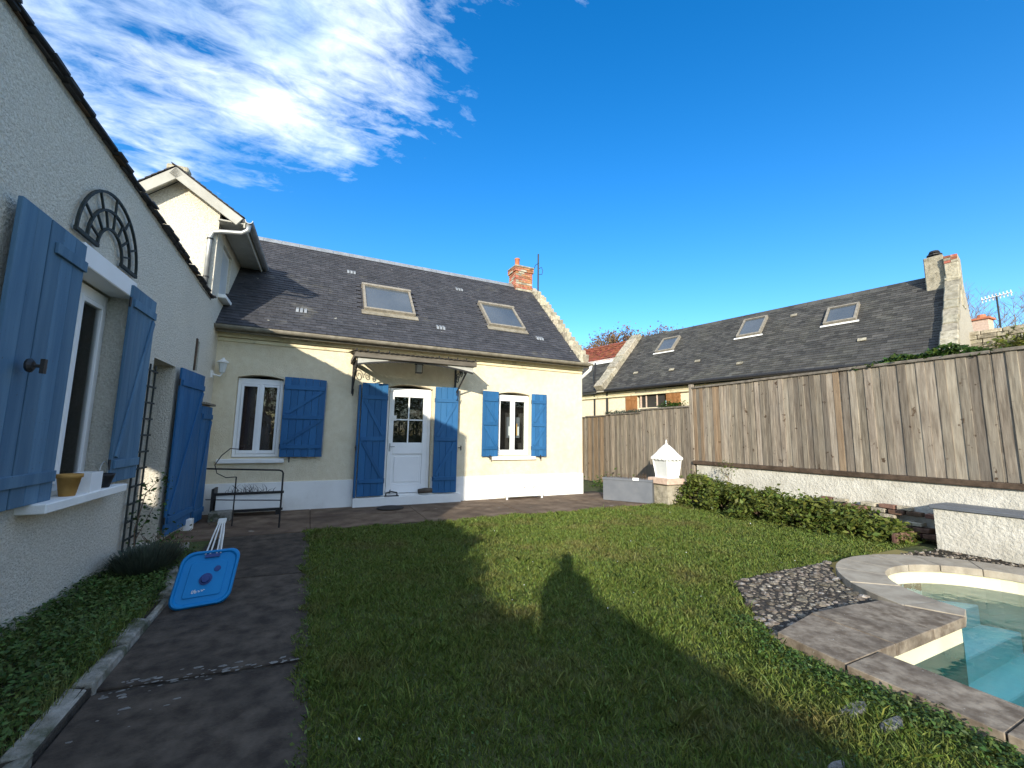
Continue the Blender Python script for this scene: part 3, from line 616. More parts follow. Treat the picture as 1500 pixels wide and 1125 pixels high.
for x in (CX0+.07, CX1-.15):
    q = MB(); q.box(x-.02, x+.02, FY-.045, FY-.003, 2.42, 3.24)
    q.bar((x, FY-.03, 2.50), (x, CYF+.12, 3.06), .028, .028); BR = q.build('bracket', M_IRON, CAN)
    q = MB()
    for c, r, sg in (((FY-.20, 2.90), .14, -1), ((FY-.47, 2.98), .10, 1), ((FY-.70, 3.0), .065, -1), ((FY-.17, 2.55), .07, 1)):
        q.tube(scroll(c, r, 1.6, sg, x), .010, 5)
    q.tube([(x, FY-.05, 2.43), (x, FY-.14, 2.37), (x, FY-.24, 2.40), (x, FY-.28, 2.5)], .011, 5)
    q.build('scrollwork', M_IRON, CAN)
LN = thing('hanging_lantern', 'small square metal lantern hanging under the door canopy', 'lantern', (2.13, 9.35, 2.9))
q = MB(); q.box(2.06, 2.20, 9.28, 9.42, 2.93, 2.945); q.lathe([(.11, 0), (.05, .06), (.015, .1)], (2.13, 9.35, 3.12), 4); q.tube([(2.13, 9.35, 3.2), (2.13, 9.35, 3.3)], .006, 5)
for sx in (-1, 1):
    for sy in (-1, 1): q.box(2.13+sx*.066-.005, 2.13+sx*.066+.005, 9.35+sy*.066-.005, 9.35+sy*.066+.005, 2.945, 3.125)
q.build('cage', M_IRON, LN)
q = MB(); q.box(2.075, 2.185, 9.295, 9.405, 2.947, 3.118); q.build('glazing', M_FROST, LN)

# ================================================================== wing on the left
FRW = Matrix.Translation((-1.76, 9.75, 0)) @ Matrix.Rotation(-math.atan(.0245), 4, 'Z')      # x = out of the wall, y = along it (house end 0)
FW = FRW @ Matrix(((0, -1, 0, 0), (1, 0, 0, 0), (0, 0, 1, 0), (0, 0, 0, 1)))                 # x = along wall, y = into the wall
WING = thing('house_wing', 'roughcast cream wing with faded blue shutters running out towards the garden', 'house wing', FRW @ Vector((0, -4, 0)))
WE = -8.42
def ztop(y): return 3.95-.0535*(y+.79)
q = MB(FRW)
wall_mesh(q, 1, 0, -.35, WE, .36, 0, 3.90, [(-5.10, -4.02, 1.0, 2.96), (-3.12, -2.28, .06, 2.47), (-1.42, -1.20, 2.56, 3.05)])
q.prism([(WE, 3.90), (-.79, 3.90), (-.79, ztop(-.79)), (WE, ztop(WE))], 0, -.35, 0)
ls = FRW.inverted().to_3x3() @ to_sun          # unseen back opening, added and sized to throw a sun patch on the reveal
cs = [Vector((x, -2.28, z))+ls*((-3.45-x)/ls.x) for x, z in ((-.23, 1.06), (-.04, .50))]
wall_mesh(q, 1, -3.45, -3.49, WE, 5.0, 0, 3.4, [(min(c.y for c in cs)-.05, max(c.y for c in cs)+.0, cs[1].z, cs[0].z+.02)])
wall_mesh(q, 0, WE, WE+.3, -3.449, -.351, 0, 3.4, [])
q.prism([(-3.449, 3.4), (-.351, 3.4), (-.351, ztop(WE))], 1, WE, WE+.3)
q.box(-3.44, -.351, -2.28, -2.03, 0, 3.3)
q.build('wall', M_WING, WING)
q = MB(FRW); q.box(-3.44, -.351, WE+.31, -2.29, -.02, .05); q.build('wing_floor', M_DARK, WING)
q = MB(FRW); q.prism([(-3.8, 3.33), (.0, 4.0), (.0, 4.06), (-3.8, 3.40)], 1, WE, -.80)
vs = q.v; q.v = [(x, y, z + (ztop(y)-4.06 if x > -1 else 0)) for x, y, z in vs]; WROOF = q.build('wing_roof', M_SLATE, WING)
y = WE; k = 0
while y < -.84:
    w_ = random.uniform(.16, .24); z = ztop(y+w_/2); x1 = random.uniform(.045, .085)
    q = MB(FRW); q.box(-.32, x1, y+.002, min(y+w_, -.80)-.002, z+.001+(k % 2)*.007, z+.020+(k % 2)*.007, .006); q.build('eave_slate', M_SLATE, WROOF)
    q = MB(FRW); q.box(-.30, x1-.035, y+.05, min(y+w_+.05, -.80), z-.012, z+.0005, .004); q.build('eave_slate', M_DARKBOARD if random.random() < .3 else M_SLATE, WROOF)
    y += w_; k += 1
# upper storey with its own gable
q = MB(FRW)
PKX, PKZ, RX, RZ, LX, LZ = -.66, 6.20, .42, 5.47, -1.85, 5.12
def zr(x): return PKZ-(x-PKX)*(PKZ-RZ)/(RX-PKX) if x > PKX else PKZ-(PKX-x)*(PKZ-LZ)/(PKX-LX)
q.prism([(-1.5, 3.6), (-.001, 3.9005), (-.001, zr(0)-.16), (PKX, PKZ-.17), (-1.5, zr(-1.5)-.17)], 1, -.789, -.55)
wall_mesh(q, 1, 0, -.25, -.549, 2.6, 3.901, zr(0)-.165, [(-.30, .50, 4.18, 5.20)])
q.box(-1.5, -1.3, -.549, 2.6, 3.5, zr(-1.5)-.2)
q.build('upper_wall', M_WING, WING)
q = MB(FRW); q.prism([(RX, RZ), (PKX, PKZ), (LX, LZ), (LX, LZ-.07), (PKX, PKZ-.08), (RX, RZ-.07)], 1, -1.0, 2.9); UROOF = q.build('upper_roof', M_SLATE, WING)
for (xa, za, xb, zb) in ((RX, RZ, PKX, PKZ), (LX, LZ, PKX, PKZ)):
    a3 = FRW @ Vector((xa, -1.04, za)); b3 = FRW @ Vector((xb, -1.04, zb)); ud = FRW.to_3x3() @ Vector((0, 1, 0))
    slates(UROOF, a3, ud, b3-a3, 3.9, (b3-a3).length, .108, .215, .2, M_SLATE, 60 if xa > 0 else 0, 'slate')
    d = Vector((xb-xa, 0, zb-za)).normalized(); n_ = Vector((-d.z, 0, d.x)) if d.x > 0 else Vector((d.z, 0, -d.x))
    if n_.z > 0: n_ = -n_
    q = MB(FRW); mid = Vector(((xa+xb)/2, -1.0, (za+zb)/2))+n_*.10; q.obox(mid, d, (0, 1, 0), n_, Vector((xb-xa, 0, zb-za)).length/2-.01, .022, .085); q.build('bargeboard', M_BARGE, WING, bevel=.004)
    q = MB(FRW); q.obox(mid+Vector((0, .12, 0))+n_*.0, d, (0, 1, 0), n_, Vector((xb-xa, 0, zb-za)).length/2-.03, .09, .012); q.build('soffit_board', M_BARGE, WING)
q = MB(FRW); q.box(.02, RX-.01, -.98, 2.0, RZ-.10, RZ-.075); q.build('eave_soffit', M_BARGE, WING)
q = MB(FRW); q.box(RX-.008, RX+.02, -.98, 2.0, RZ-.16, RZ+.005); q.build('fascia_board', M_BARGE, WING)
q = MB(FRW); pts = [(RX+.085+.065*math.sin(a), RZ-.03-.065*math.cos(a)) for a in [R(-90+i*22.5) for i in range(9)]]
q.prism([(p[0], p[1]) for p in pts]+[(RX+.085+(p[0]-RX-.085)*.85, RZ-.03+(p[1]-RZ+.03)*.85) for p in pts[::-1]], 1, -1.05, 1.9); q.build('gutter', M_ZINC, WING)
q = MB(FRW); q.tube([(RX+.08, -.98, RZ-.09), (RX+.07, -.97, RZ-.20), (RX-.02, -.95, RZ-.26), (.05, -.87, RZ-.27), (-.06, -.855, RZ-.30), (-.10, -.85, RZ-.40), (-.10, -.85, 4.06)], .042, 12); DP = q.build('downpipe', M_ZINC, WING, smooth=True)
for z in (4.3, 5.02):
    q = MB(FRW); q.lathe([(.05, 0), (.05, .03)], (-.10, -.85, z), 12); q.build('pipe_clip', M_IRON, DP)
q = MB(FRW); q.box(-.12, -.05, -.30, .50, 4.18, 5.20); q.build('side_window', M_WHITE, WING, bevel=.01)
q = MB(FRW); q.box(-.049, -.045, -.22, .42, 4.27, 5.11); q.build('side_window_pane', M_FROST, WING)  # frosted tone here stands in for the pane's pale reflection
q = MB(FRW); q.box(-.2, .13, -.36, .55, 4.10, 4.178); q.build('side_window_sill', M_PLINTH, WING, bevel=.01)
q = MB(FRW); q.box(PKX-.16, PKX+.16, -.96, -.75, PKZ-.05, PKZ+.06); q.build('ridge_cap', M_STONE, WING, bevel=.02)
# window of the wing
window(WING, -5.09, -4.03, 1.0, 2.94, .17, M=FW)
q = MB(FRW); q.box(-.16, .055, -5.12, -4.03, 2.955, 3.14); q.build('roller_shutter_box', M_WHITE, WING, bevel=.008)
q = MB(FRW); q.box(-.02, .17, -5.40, -3.99, .925, 1.0); q.build('window_sill', M_PLINTH, WING, bevel=.008)
q = MB(FRW); q.box(-.62, -.6, -5.1, -4.0, 1.0, 2.9); q.build('net_curtain', M_GREY, WING)
def WM(y0, z0, off, ang=0.):
    return FRW @ Matrix.Translation((off, y0, z0)) @ Matrix.Rotation(ang, 4, 'Z') @ Matrix(((0, 1, 0, 0), (1, 0, 0, 0), (0, 0, 1, 0), (0, 0, 0, 1)))
sh = shutter(WING, WM(-5.99, 1.0, .055), .83, 2.09, M_FADED, npl=5, two_brace=False, mirror=True, brace=False, bx0=.40, groove=2)
sh = shutter(WING, WM(-4.17, 1.02, .05), .66, 2.06, M_FADED, npl=4, two_brace=False)
q = MB(FRW); q.lathe([(.0, 0), (.045, .0), (.05, .015), (.03, .03), (.0, .03)], (0, 0, 0), 12)
q.v = [(.14+z, -5.80+x, 1.98+y_) for x, y_, z in q.v]; q.tube([(.15, -5.80, 1.98), (.21, -5.78, 1.98)], .012, 6); q.box(.20, .222, -5.80, -5.765, 1.93, 2.03); q.build('shutter_knob', M_IRON, WING)
# doors
shutter(WING, WM(-2.26, .09, .05, R(-3.5)), 1.0, 2.38, M_BLUE, npl=7, two_brace=False, name='door')
shutter(WING, WM(-1.22, .03, .11, R(-2)), .60, 1.95, M_BLUE, npl=5, two_brace=False, name='cellar_door')
q = MB(FRW); q.box(0, .11, -1.24, -.60, .0, 2.0); q.build('door_frame', M_WING, WING)
q = MB(FRW); q.box(-.02, .19, -1.3, -.55, 2.002, 2.04); q.build('door_lintel', M_OLDWOOD, WING, bevel=.006)
q = MB(FRW); q.box(-.04, .02, -1.43, -1.37, 2.54, 3.07, .006); q.build('slot_jamb', M_DARKBOARD, WING)
q = MB(FRW); q.box(.0, .20, -1.45, -1.30, -.02, .17); q.build('door_stop', M_PLINTH, WING, bevel=.01)

FAN = thing('fan_trellis', 'dark half-round fan trellis fixed to the wall above the wing window', 'trellis', FRW @ Vector((.03, -4.65, 3.2)))
rings = (.60, .43, .25)
for r_ in rings:
    q = MB(FRW); pts = [(.035, -4.65+r_*math.cos(R(180-i*7.5)), 3.215+r_*.93*math.sin(R(180-i*7.5))) for i in range(25)]
    for i in range(24): q.bar(pts[i], pts[i+1], .022, .021, up=(1, 0, 0))
    q.build('hoop', M_TRELLIS, FAN)
for sg in (-1, 1):
    q = MB(FRW); q.bar((.035, -4.65+sg*.235, 3.205), (.035, -4.65+sg*.615, 3.205), .025, .032); q.build('foot_bar', M_TRELLIS, FAN)
for a, r_a, r_b in [(d, .43, .60) for d in (28, 59, 90, 121, 152)]+[(d, .25, .43) for d in (18, 42, 66, 90, 114, 138, 162)]:
    q = MB(FRW); q.bar((.035, -4.65+r_a*math.cos(R(a)), 3.215+r_a*.93*math.sin(R(a))), (.035, -4.65+r_b*math.cos(R(a)), 3.215+r_b*.93*math.sin(R(a))), .018, .016, up=(1, 0, 0)); q.build('spoke', M_TRELLIS, FAN)
LAT = thing('ladder_trellis', 'tall narrow dark wooden trellis standing against the wing wall beside the doorway', 'trellis', FRW @ Vector((.04, -3.3, .05)))
for yy in (-3.50, -3.33, -3.15):
    q = MB(FRW); q.box(.03, .045, yy-.012, yy+.012, .03, 2.36); q.build('upright', M_TRELLIS, LAT)
for i in range(12):
    q = MB(FRW); q.box(.046, .058, -3.53, -3.12, .12+i*.195, .142+i*.195); q.build('rung', M_TRELLIS, LAT)
LMP = thing('wall_lamp', 'small white bracket lantern on the wing wall near the house corner', 'wall lamp', FRW @ Vector((.02, -.2, 2.6)))
q = MB(FRW); q.box(.0, .03, -.30, -.18, 2.56, 2.70); q.tube([(.03, -.24, 2.63), (.14, -.24, 2.60), (.17, -.24, 2.66)], .018, 8); q.build('bracket', M_LAMP, LMP, bevel=.003)
q = MB(FRW); q.lathe([(.02, 0), (.045, .02), (.075, .20), (.06, .2)], (.17, -.24, 2.66), 6); q.build('glass', M_FROST, LMP)
q = MB(FRW); q.lathe([(.1, 0), (.10, .02), (.03, .07), (.02, .1)], (.17, -.24, 2.86), 12); q.build('cap', M_LAMP, LMP)
# pots on the wing's sill
POT = thing('ochre_pot', 'ochre tapered flower pot on the wing window sill', 'flower pot', FRW @ Vector((.085, -4.93, 1.0)))
q = MB(FRW); q.lathe([(.05, 0), (.075, .15), (.085, .15), (.085, .18), (.068, .18), (.06, .05)], (.085, -4.93, 1.0), 18); q.build('pot', M_YELLOW, POT, smooth=True)
q = MB(FRW); q.lathe([(.0, .14), (.068, .15), (0., .155)], (.085, -4.93, 1.0), 14); q.build('soil', M_SOIL, POT)
POT = thing('white_box_pot', 'square white planter on the wing window sill beside the ochre pot', 'planter', FRW @ Vector((.085, -4.62, 1.0)))
q = MB(FRW); q.box(.015, .155, -4.74, -4.53, 1.0, 1.012)
for (a, b, c, d) in ((.015, .155, -4.74, -4.725), (.015, .155, -4.545, -4.53), (.015, .028, -4.7249, -4.5451), (.142, .155, -4.7249, -4.5451)): q.box(a, b, c, d, 1.012, 1.17)
q.build('box', M_WHITE, POT); q = MB(FRW); q.box(.028, .142, -4.7249, -4.5451, 1.013, 1.14); q.build('soil', M_SOIL, POT)
POT = thing('black_hanging_pot', 'black pot with wire handle on the wing window sill', 'flower pot', FRW @ Vector((.085, -4.33, 1.0)))
q = MB(FRW); q.lathe([(.055, 0), (.085, .11), (.09, .13), (.075, .13), (.06, .04)], (.085, -4.33, 1.0), 16); q.build('pot', M_BLACKPOT, POT, smooth=True)
q = MB(FRW); q.tube([(.085, -4.33+.088*math.cos(R(a)), 1.12+.13*math.sin(R(a))) for a in range(0, 181, 15)], .004, 5); q.build('handle', M_ZINC, POT)
q = MB(FRW); q.lathe([(.0, .10), (.07, .11), (0., .115)], (.085, -4.33, 1.0), 14); q.build('soil', M_SOIL, POT)

# low garden wall carrying on behind the viewer on the same line
GW = thing('garden_wall', 'rendered garden wall continuing from the end of the wing', 'wall', (-1.97, -3, 0))
secs = ((WE-.002, -10.55, 2.22), (-10.551, -13.0, 1.86), (-13.001, -20, 2.42))
for (ya, yb, zt) in secs:
    q = MB(FRW); q.box(-.25, .0, yb, ya, 0, zt); q.build('wall_section', M_WING, GW)
    q = MB(FRW); q.box(-.30, .05, yb, ya, zt+.001, zt+.05); q.build('coping', M_STONE, GW)
GC = thing('shadow_leaves', 'unseen leaves added along the garden wall top to roughen its shadow edge', 'climber', (-2.05, -2, 1.9))  # leaves added out of view to mottle the wall's shadow on the lawn
n = 1600; yy_ = rng.uniform(-13.6, -9.6, n); zz_ = np.where(yy_ > -10.55, 2.25, np.where(yy_ > -13, 1.9, 2.45))
pl = np.stack([-.12+rng.normal(size=n)*.1, yy_, zz_+np.abs(rng.normal(size=n))*.10*(1+.8*np.sin(yy_*3.3))], 1)
np_mesh('foliage', leaf_quads(np.array([tuple(FRW @ Vector(p)) for p in pl]), .045), 4, M_IVY, GC)

# ================================================================== right boundary: walls and fence
LW = thing('retaining_wall', 'long low limewashed wall under the tall timber fence', 'wall', (9.1, 4, 0))
q = MB()
nseg = 40
ys = [-6+i*(7.72+6)/nseg for i in range(nseg+1)]
for i in range(nseg):
    q.add([(8.97+random.uniform(-.012, .012) if z else 8.97, y_, z) for y_, z in ((ys[i], 0), (ys[i+1], 0))]+[(8.985, ys[i+1], .90), (8.985, ys[i], .90)], [(0, 1, 2, 3)])
q.box(8.99, 9.22, -6, 7.72, 0, .895)
q.build('wall', M_WALLWHITE, LW)
FEN = thing('tall_fence', 'tall weathered vertical-board fence on top of the limewashed wall', 'fence', (9.03, 4, .9))
q = MB(); q.box(8.93, 9.20, -6, 7.80, .902, .985, .004); q.build('gravel_board', M_DARKBOARD, FEN, bevel=.008)
ptop = [(7.80, 2.90), (4.38, 2.90), (2.40, 2.92), (.42, 2.95), (-1.6, 2.97), (-3.6, 3.0), (-5.6, 3.0)]
edges = [7.80, 6.10, 4.38, 2.40, .42, -1.56, -3.5]
for i in range(len(edges)-1):
    y1, y0 = edges[i], edges[i+1]; z1 = 2.905+.006*i
    q = MB(); q.box(9.04, 9.11, y0-.04, y0+.04, .99, z1-.01); q.build('fence_post', M_FENCECAP, FEN)
    q = MB(); q.box(9.065, 9.10, y0+.041, y1-.041, 1.3, 1.38); q.box(9.065, 9.10, y0+.041, y1-.041, 2.45, 2.53); q.build('fence_rail', M_FENCE, FEN)
    n = 16 if i else 17; w_ = (y1-y0-.035)/n
    for k in range(n):
        a = y0+.022+k*w_; off = .013 if k % 2 else 0.; wob = random.uniform(-.003, .003)
        q = MB(); q.box(9.015+off+wob, 9.036+off+wob, a-(.012 if k % 2 else -.004), a+w_+(.012 if k % 2 else -.004), .987, z1-.06+random.uniform(-.004, .004), .0015)
        mt = M_FENCERED if (i == 0 and k in (9, 10, 16)) or random.random() < .03 else M_FENCE
        q.build('fence_board', mt, FEN, bevel=.003)
    q = MB(); q.box(8.985, 9.14, y0+.002, y1-.002, z1-.055, z1-.005, .003); q.build('fence_cap', M_FENCECAP, FEN, bevel=.006)
q = MB(); q.box(8.995, 9.09, 7.801, 7.90, 0, 2.97); q.build('fence_post', M_FENCE, FEN, bevel=.006)
FEN2 = thing('low_fence', 'lower weathered board fence reaching the ground between the lamp pillar and the house', 'fence', (9.03, 10, 0))
for (y0, y1, zt) in ((7.905, 9.72, 2.42), (9.73, 11.4, 2.33), (11.41, 12.55, 2.30), (12.56, 14.3, 2.28)):
    q = MB(); q.box(9.065, 9.10, y0, y1, .5, .58); q.box(9.065, 9.10, y0, y1, 1.8, 1.88); q.build('fence_rail', M_FENCE, FEN2)
    n = int((y1-y0)/.105); w_ = (y1-y0)/n
    for k in range(n):
        a = y0+k*w_; off = .016 if k % 2 else 0.
        q = MB(); q.box(9.015+off, 9.034+off, a-(.01 if k % 2 else -.004), a+w_+(.01 if k % 2 else -.004), .02, zt-.05+random.uniform(-.004, .004), .0015); q.build('fence_board', M_FENCERED if y0 > 11.4 and k % 3 else M_FENCE, FEN2, bevel=.003)
    q = MB(); q.box(8.985, 9.13, y0, y1-.003, zt-.048, zt, .003); q.build('fence_cap', M_FENCECAP, FEN2, bevel=.006)
PW = thing('pool_side_wall', 'short limewashed wall with grey coping slabs beside the pool', 'wall', (8.6, 1, 0))
q = MB(); q.box(8.42, 8.96, -6, 3.02, -.02, .575, .004); q.build('wall', M_WALLWHITE, PW)
y = 3.06
while y > -6:
    l = random.uniform(.75, .95); q = MB(); q.box(8.385, 8.968, y-l+.004, y-.004, .577, .625, .004); q.build('coping_slab', M_CONC if False else M_GREY, PW, bevel=.006); y -= l
# stacked old bricks in the corner beside it
BS = thing('brick_stack', 'loose pile of old bricks and stones against the limewashed wall', 'brick pile', (8.75, 3.45, 0))
for r_ in range(6):
    for k in range(7):
        if random.random() < .16: continue
        y0 = 3.08+k*.23+random.uniform(-.02, .02)+(.11 if r_ % 2 else 0); 
        q = MB(); q.box(8.70+random.uniform(-.03, .03)+.015*r_, 8.93, y0, y0+random.uniform(.17, .215), .06+r_*.075, .06+r_*.075+.065, .006); q.build('brick' if random.random() < .6 else 'stone', M_OLDBRICK if random.random() < .6 else M_STONE, BS, bevel=.008)
# upright clay edging tiles in front of the bed
for i in range(9):
    t = i/8; x = 8.12+.50*t; y_ = 3.40-.03*t
    q = MB(); q.prism([(x-.03, -.02), (x+.03, -.02), (x+.03, .13), (x+.018, .155), (x-.018, .155), (x-.03, .13)], 1, y_-.02, y_+.02)
    q.build('edging_tile', M_OLDBRICK, label='upright brown clay edging tile at the foot of the shrubs by the pool wall', cat='edging tile', group='clay edging tiles', bevel=.006)

# ================================================================== pool
POOL = thing('swimming_pool', 'garden pool with cream liner, stone coping and rounded end', 'swimming pool', (5.5, 0, 0))
ctr = Vector((5.6, -1.5))
q = MB(); n = len(PIN); zt, zb = -.005, -1.10
ring = [(x, y, zt) for x, y in PIN]+[(x, y, zb) for x, y in PIN]
q.add(ring, [(i, (i+1) % n, n+(i+1) % n, n+i) for i in range(n)]); q.build('liner', M_LINER, POOL)
q = MB(); q.add([(x, y, zb+.002) for x, y in PIN], [tuple(range(n))]); q.build('pool_floor', pm('aqua_liner_floor', (.66, .88, .80), (.72, .92, .84), 2, rough=.5), POOL)
# entry steps in the rounded end
for k, (rr, yf, z) in enumerate(((1.02, 2.30, -.36), (1.015, 2.02, -.58), (1.01, 1.74, -.80))):
    h_ = yf-1.72; a0 = math.degrees(math.asin(h_/rr)); q = MB()
    pts = [(6.45+rr*math.cos(R(a0+(180-2*a0)*i/16)), 1.72+rr*math.sin(R(a0+(180-2*a0)*i/16))) for i in range(17)]
    q.prism(pts, 2, zb+.01+.004*k, z); q.build('pool_step', MATS['aqua_liner_floor'], POOL, bevel=.01)
wm = bpy.data.materials.new('pool_water'); wm.use_nodes = True; t = wm.node_tree; t.nodes.clear()
tr = N(t, 'ShaderNodeBsdfTransparent'); gl = N(t, 'ShaderNodeBsdfGlossy'); gl.inputs['Roughness'].default_value = .01
fr = N(t, 'ShaderNodeFresnel'); fr.inputs[0].default_value = 1.33; ms = N(t, 'ShaderNodeMixShader')
geo = N(t, 'ShaderNodeNewGeometry'); nz_ = N(t, 'ShaderNodeTexNoise'); nz_.inputs['Scale'].default_value = 5.5; nz_.inputs['Detail'].default_value = 3; L(t, geo.outputs['Position'], nz_.inputs['Vector'])
bp = N(t, 'ShaderNodeBump'); bp.inputs['Strength'].default_value = .3; bp.inputs['Distance'].default_value = .03; L(t, nz_.outputs[0], bp.inputs['Height'])
L(t, bp.outputs[0], gl.inputs['Normal']); L(t, bp.outputs[0], fr.inputs['Normal'])
L(t, fr.outputs[0], ms.inputs[0]); L(t, tr.outputs[0], ms.inputs[1]); L(t, gl.outputs[0], ms.inputs[2])
va = N(t, 'ShaderNodeVolumeAbsorption'); va.inputs['Color'].default_value = (.0, .96, .97, 1); va.inputs['Density'].default_value = .33
o_ = N(t, 'ShaderNodeOutputMaterial'); L(t, ms.outputs[0], o_.inputs[0]); L(t, va.outputs[0], o_.inputs[1])
q = MB(); sh = [(x*.9985+5.6*.0015, y*.9985-1.5*.0015) for x, y in PIN]; q.prism(sh, 2, zb+.004, -.17); q.build('water', wm, kind='structure')
# coping slabs: straight runs and the curved end
def slab(poly, mat, z0=-.03, z1=.055):
    q = MB(); q.prism([(x+random.uniform(-.003, .003), y+random.uniform(-.003, .003)) for x, y in poly], 2, z0, z1+random.uniform(-.005, .004)); q.build('coping_slab', mat, POOL, bevel=.004)
slab([(3.36, 1.74), (3.80, 1.74), (4.02, 1.735), (4.02, 2.32), (3.40, 2.22)], M_COPING)
slab([(4.03, 1.735), (4.62, 1.735), (4.66, 2.28), (4.03, 2.325)], M_COPING)
slab([(4.63, 1.735), (5.21, 1.735), (5.025, 2.10), (5.0, 2.24), (4.67, 2.275)], M_COPING)
slab([(5.22, 1.737), (5.43, 1.80), (5.475, 1.975), (5.045, 2.09)], M_PALECOPING)
y = 1.733
for l in (.72, .8, .7, .85, .8, .8, .8, .8, .8):
    slab([(3.35, y-l+.004), (3.775, y-l+.004), (3.775, y-.004), (3.35, y-.004)], M_COPING); y -= l
cx, cy = 6.45, 1.72
angs = [165.5, 141, 119, 97, 75, 53, 31, 9]
for i in range(len(angs)-1):
    a0, a1 = angs[i]-.25, angs[i+1]+.25
    outer = [(cx+1.46*math.cos(R(a0+(a1-a0)*k/5)), cy+1.46*math.sin(R(a0+(a1-a0)*k/5))) for k in range(6)]
    inner = [(cx+1.005*math.cos(R(a0+(a1-a0)*k/5)), cy+1.005*math.sin(R(a0+(a1-a0)*k/5))) for k in range(6)]
    slab(outer+inner[::-1], M_PALECOPING)
y = 1.92
for l in (.72,)*9:
    slab([(7.455, y-l+.004), (7.90, y-l+.004), (7.90, y-.004), (7.455, y-.004)], M_PALECOPING); y -= l
# liner edge bead
q = MB(); pts = [(x, y, -.03) for x, y in PIN[2:-2]]; q.tube(pts, .012, 5); q.build('liner_bead', M_LINER, POOL)
# cobbled patch between lawn and pool
cob = [(3.42, 2.24), (3.66, 2.58), (4.26, 3.24), (5.2, 3.27), (6.05, 3.24), (5.62, 2.96), (5.30, 2.72), (5.08, 2.42), (5.06, 2.30), (4.3, 2.36)]
q = MB(); q.prism(cob, 2, -.05, .012); COB = q.build('cobble_patch', M_MORTARDARK, kind='structure')
def inpoly(x, y, poly):
    c = False; j = len(poly)-1
    for i in range(len(poly)):
        xi, yi = poly[i]; xj, yj = poly[j]
        if (yi > y) != (yj > y) and x < (xj-xi)*(y-yi)/(yj-yi)+xi: c = not c
        j = i
    return c
stone_me = []
for k in range(6):
    bm = bmesh.new(); bmesh.ops.create_icosphere(bm, subdivisions=1, radius=1)
    for v in bm.verts: v.co *= random.uniform(.72, 1.15)
    me = bpy.data.meshes.new('cobble'); bm.to_mesh(me); bm.free(); me.materials.append(M_PEBBLE); stone_me.append(me)
spots = []
for _ in range(9000):
    x, y_ = random.uniform(3.4, 8.4), random.uniform(2.2, 3.3)
    if not inpoly(x, y_, cob): continue
    s = random.choice((random.uniform(.014, .03), random.uniform(.025, .065)))
    if any((x-a)**2+(y_-b)**2 < ((s+c)*.80)**2 for a, b, c in spots): continue
    spots.append((x, y_, s))
spots.sort(key=lambda p: -p[2]/((p[0]**2+p[1]**2)**.5))
fine = MB()
for i, (x, y_, s) in enumerate(spots):
    M = Matrix.Translation((x, y_, .012)) @ Matrix.Rotation(random.random()*6, 4, 'Z') @ Matrix.Diagonal((s*random.uniform(.9, 1.3), s, s*random.uniform(.28, .5), 1))
    if i < 300: inst(stone_me[i % 6], 'cobble', M, COB)
    else:
        me = stone_me[i % 6]; fine.add([M @ v.co for v in me.vertices], [tuple(p.vertices) for p in me.polygons])
if fine.v: fine.build('fine_cobbles', M_PEBBLE, COB, kind='stuff')
# gravel strip between pool coping and side wall
q = MB(); q.add([(6.2, 3.18, -.008), (8.42, 2.99, -.008), (8.42, -6, -.008), (7.84, -6, -.008), (7.88, 1.7, -.008), (7.6, 2.5, -.008), (6.9, 3.0, -.008)], [tuple(range(7))]); q.build('gravel_bed', M_SOIL, kind='structure')
gv = MB()
for _ in range(1500):
    y_ = random.uniform(-.5, 3.15); x = random.uniform(6.3, 8.4)
    if math.hypot(x-6.45, y_-1.72) < 1.47 or x < 7.9 and y_ < 1.7: continue
    if y_ > 3.2-(x-6.3)*.08: continue
    s = random.uniform(.010, .032); me = stone_me[random.randrange(6)]; M = Matrix.Translation((x, y_, .0)) @ Matrix.Rotation(random.random()*6, 4, 'Z') @ Matrix.Diagonal((s, s*.8, s*.6, 1))
    gv.add([M @ v.co for v in me.vertices], [tuple(p.vertices) for p in me.polygons])
gv.build('gravel', M_PEBBLE, kind='stuff')
# flat stones lost in the grass
for i, (x, y_, lab) in enumerate(((2.95, 1.50, 'larger of two flat pale stones sunk in the grass beside the pool coping'), (2.99, 1.34, 'smaller of two flat pale stones sunk in the grass beside the pool coping'), (2.36, 1.30, 'pale stone chip lying alone in the shaded lawn'))):
    q = MB(); n = 9; rr = (.10, .085, .05)[i]
    ringp = [(x+rr*random.uniform(.8, 1.25)*1.25*math.cos(2*math.pi*k/n), y_+rr*random.uniform(.6, .9)*.55*math.sin(2*math.pi*k/n)) for k in range(n)]
    q.prism(ringp, 2, -.03, .018); q.build('flat_stone', M_CRUST, label=lab, cat='stone', group='stones in the grass', bevel=.008)

# ================================================================== garden things
GL = thing('garden_lamp', 'large white garden lantern with scalloped hood on a stone pillar', 'garden lamp', (7.85, 7.62, 0))
lx, ly = 7.85, 7.62
q = MB(); q.box(lx-.24, lx+.24, ly-.24, ly+.24, -.02, .46, .012); q.build('pillar', M_STONE, GL, bevel=.012)
q = MB(); q.box(lx-.32, lx+.32, ly-.32, ly+.32, .462, .60, .008); q.build('slab', M_PINKSTONE, GL, bevel=.014)
q = MB()
b0, b1, z0, z1 = .17, .225, .602, 1.06
q.add([(lx+sx*b0, ly+sy*b0, z0) for sx, sy in ((-1, -1), (1, -1), (1, 1), (-1, 1))]+[(lx+sx*b1, ly+sy*b1, z1) for sx, sy in ((-1, -1), (1, -1), (1, 1), (-1, 1))], [(0, 1, 5, 4), (1, 2, 6, 5), (2, 3, 7, 6), (3, 0, 4, 7), (0, 3, 2, 1), (4, 5, 6, 7)])
q.build('frosted_panes', M_FROST, GL)
q = MB()
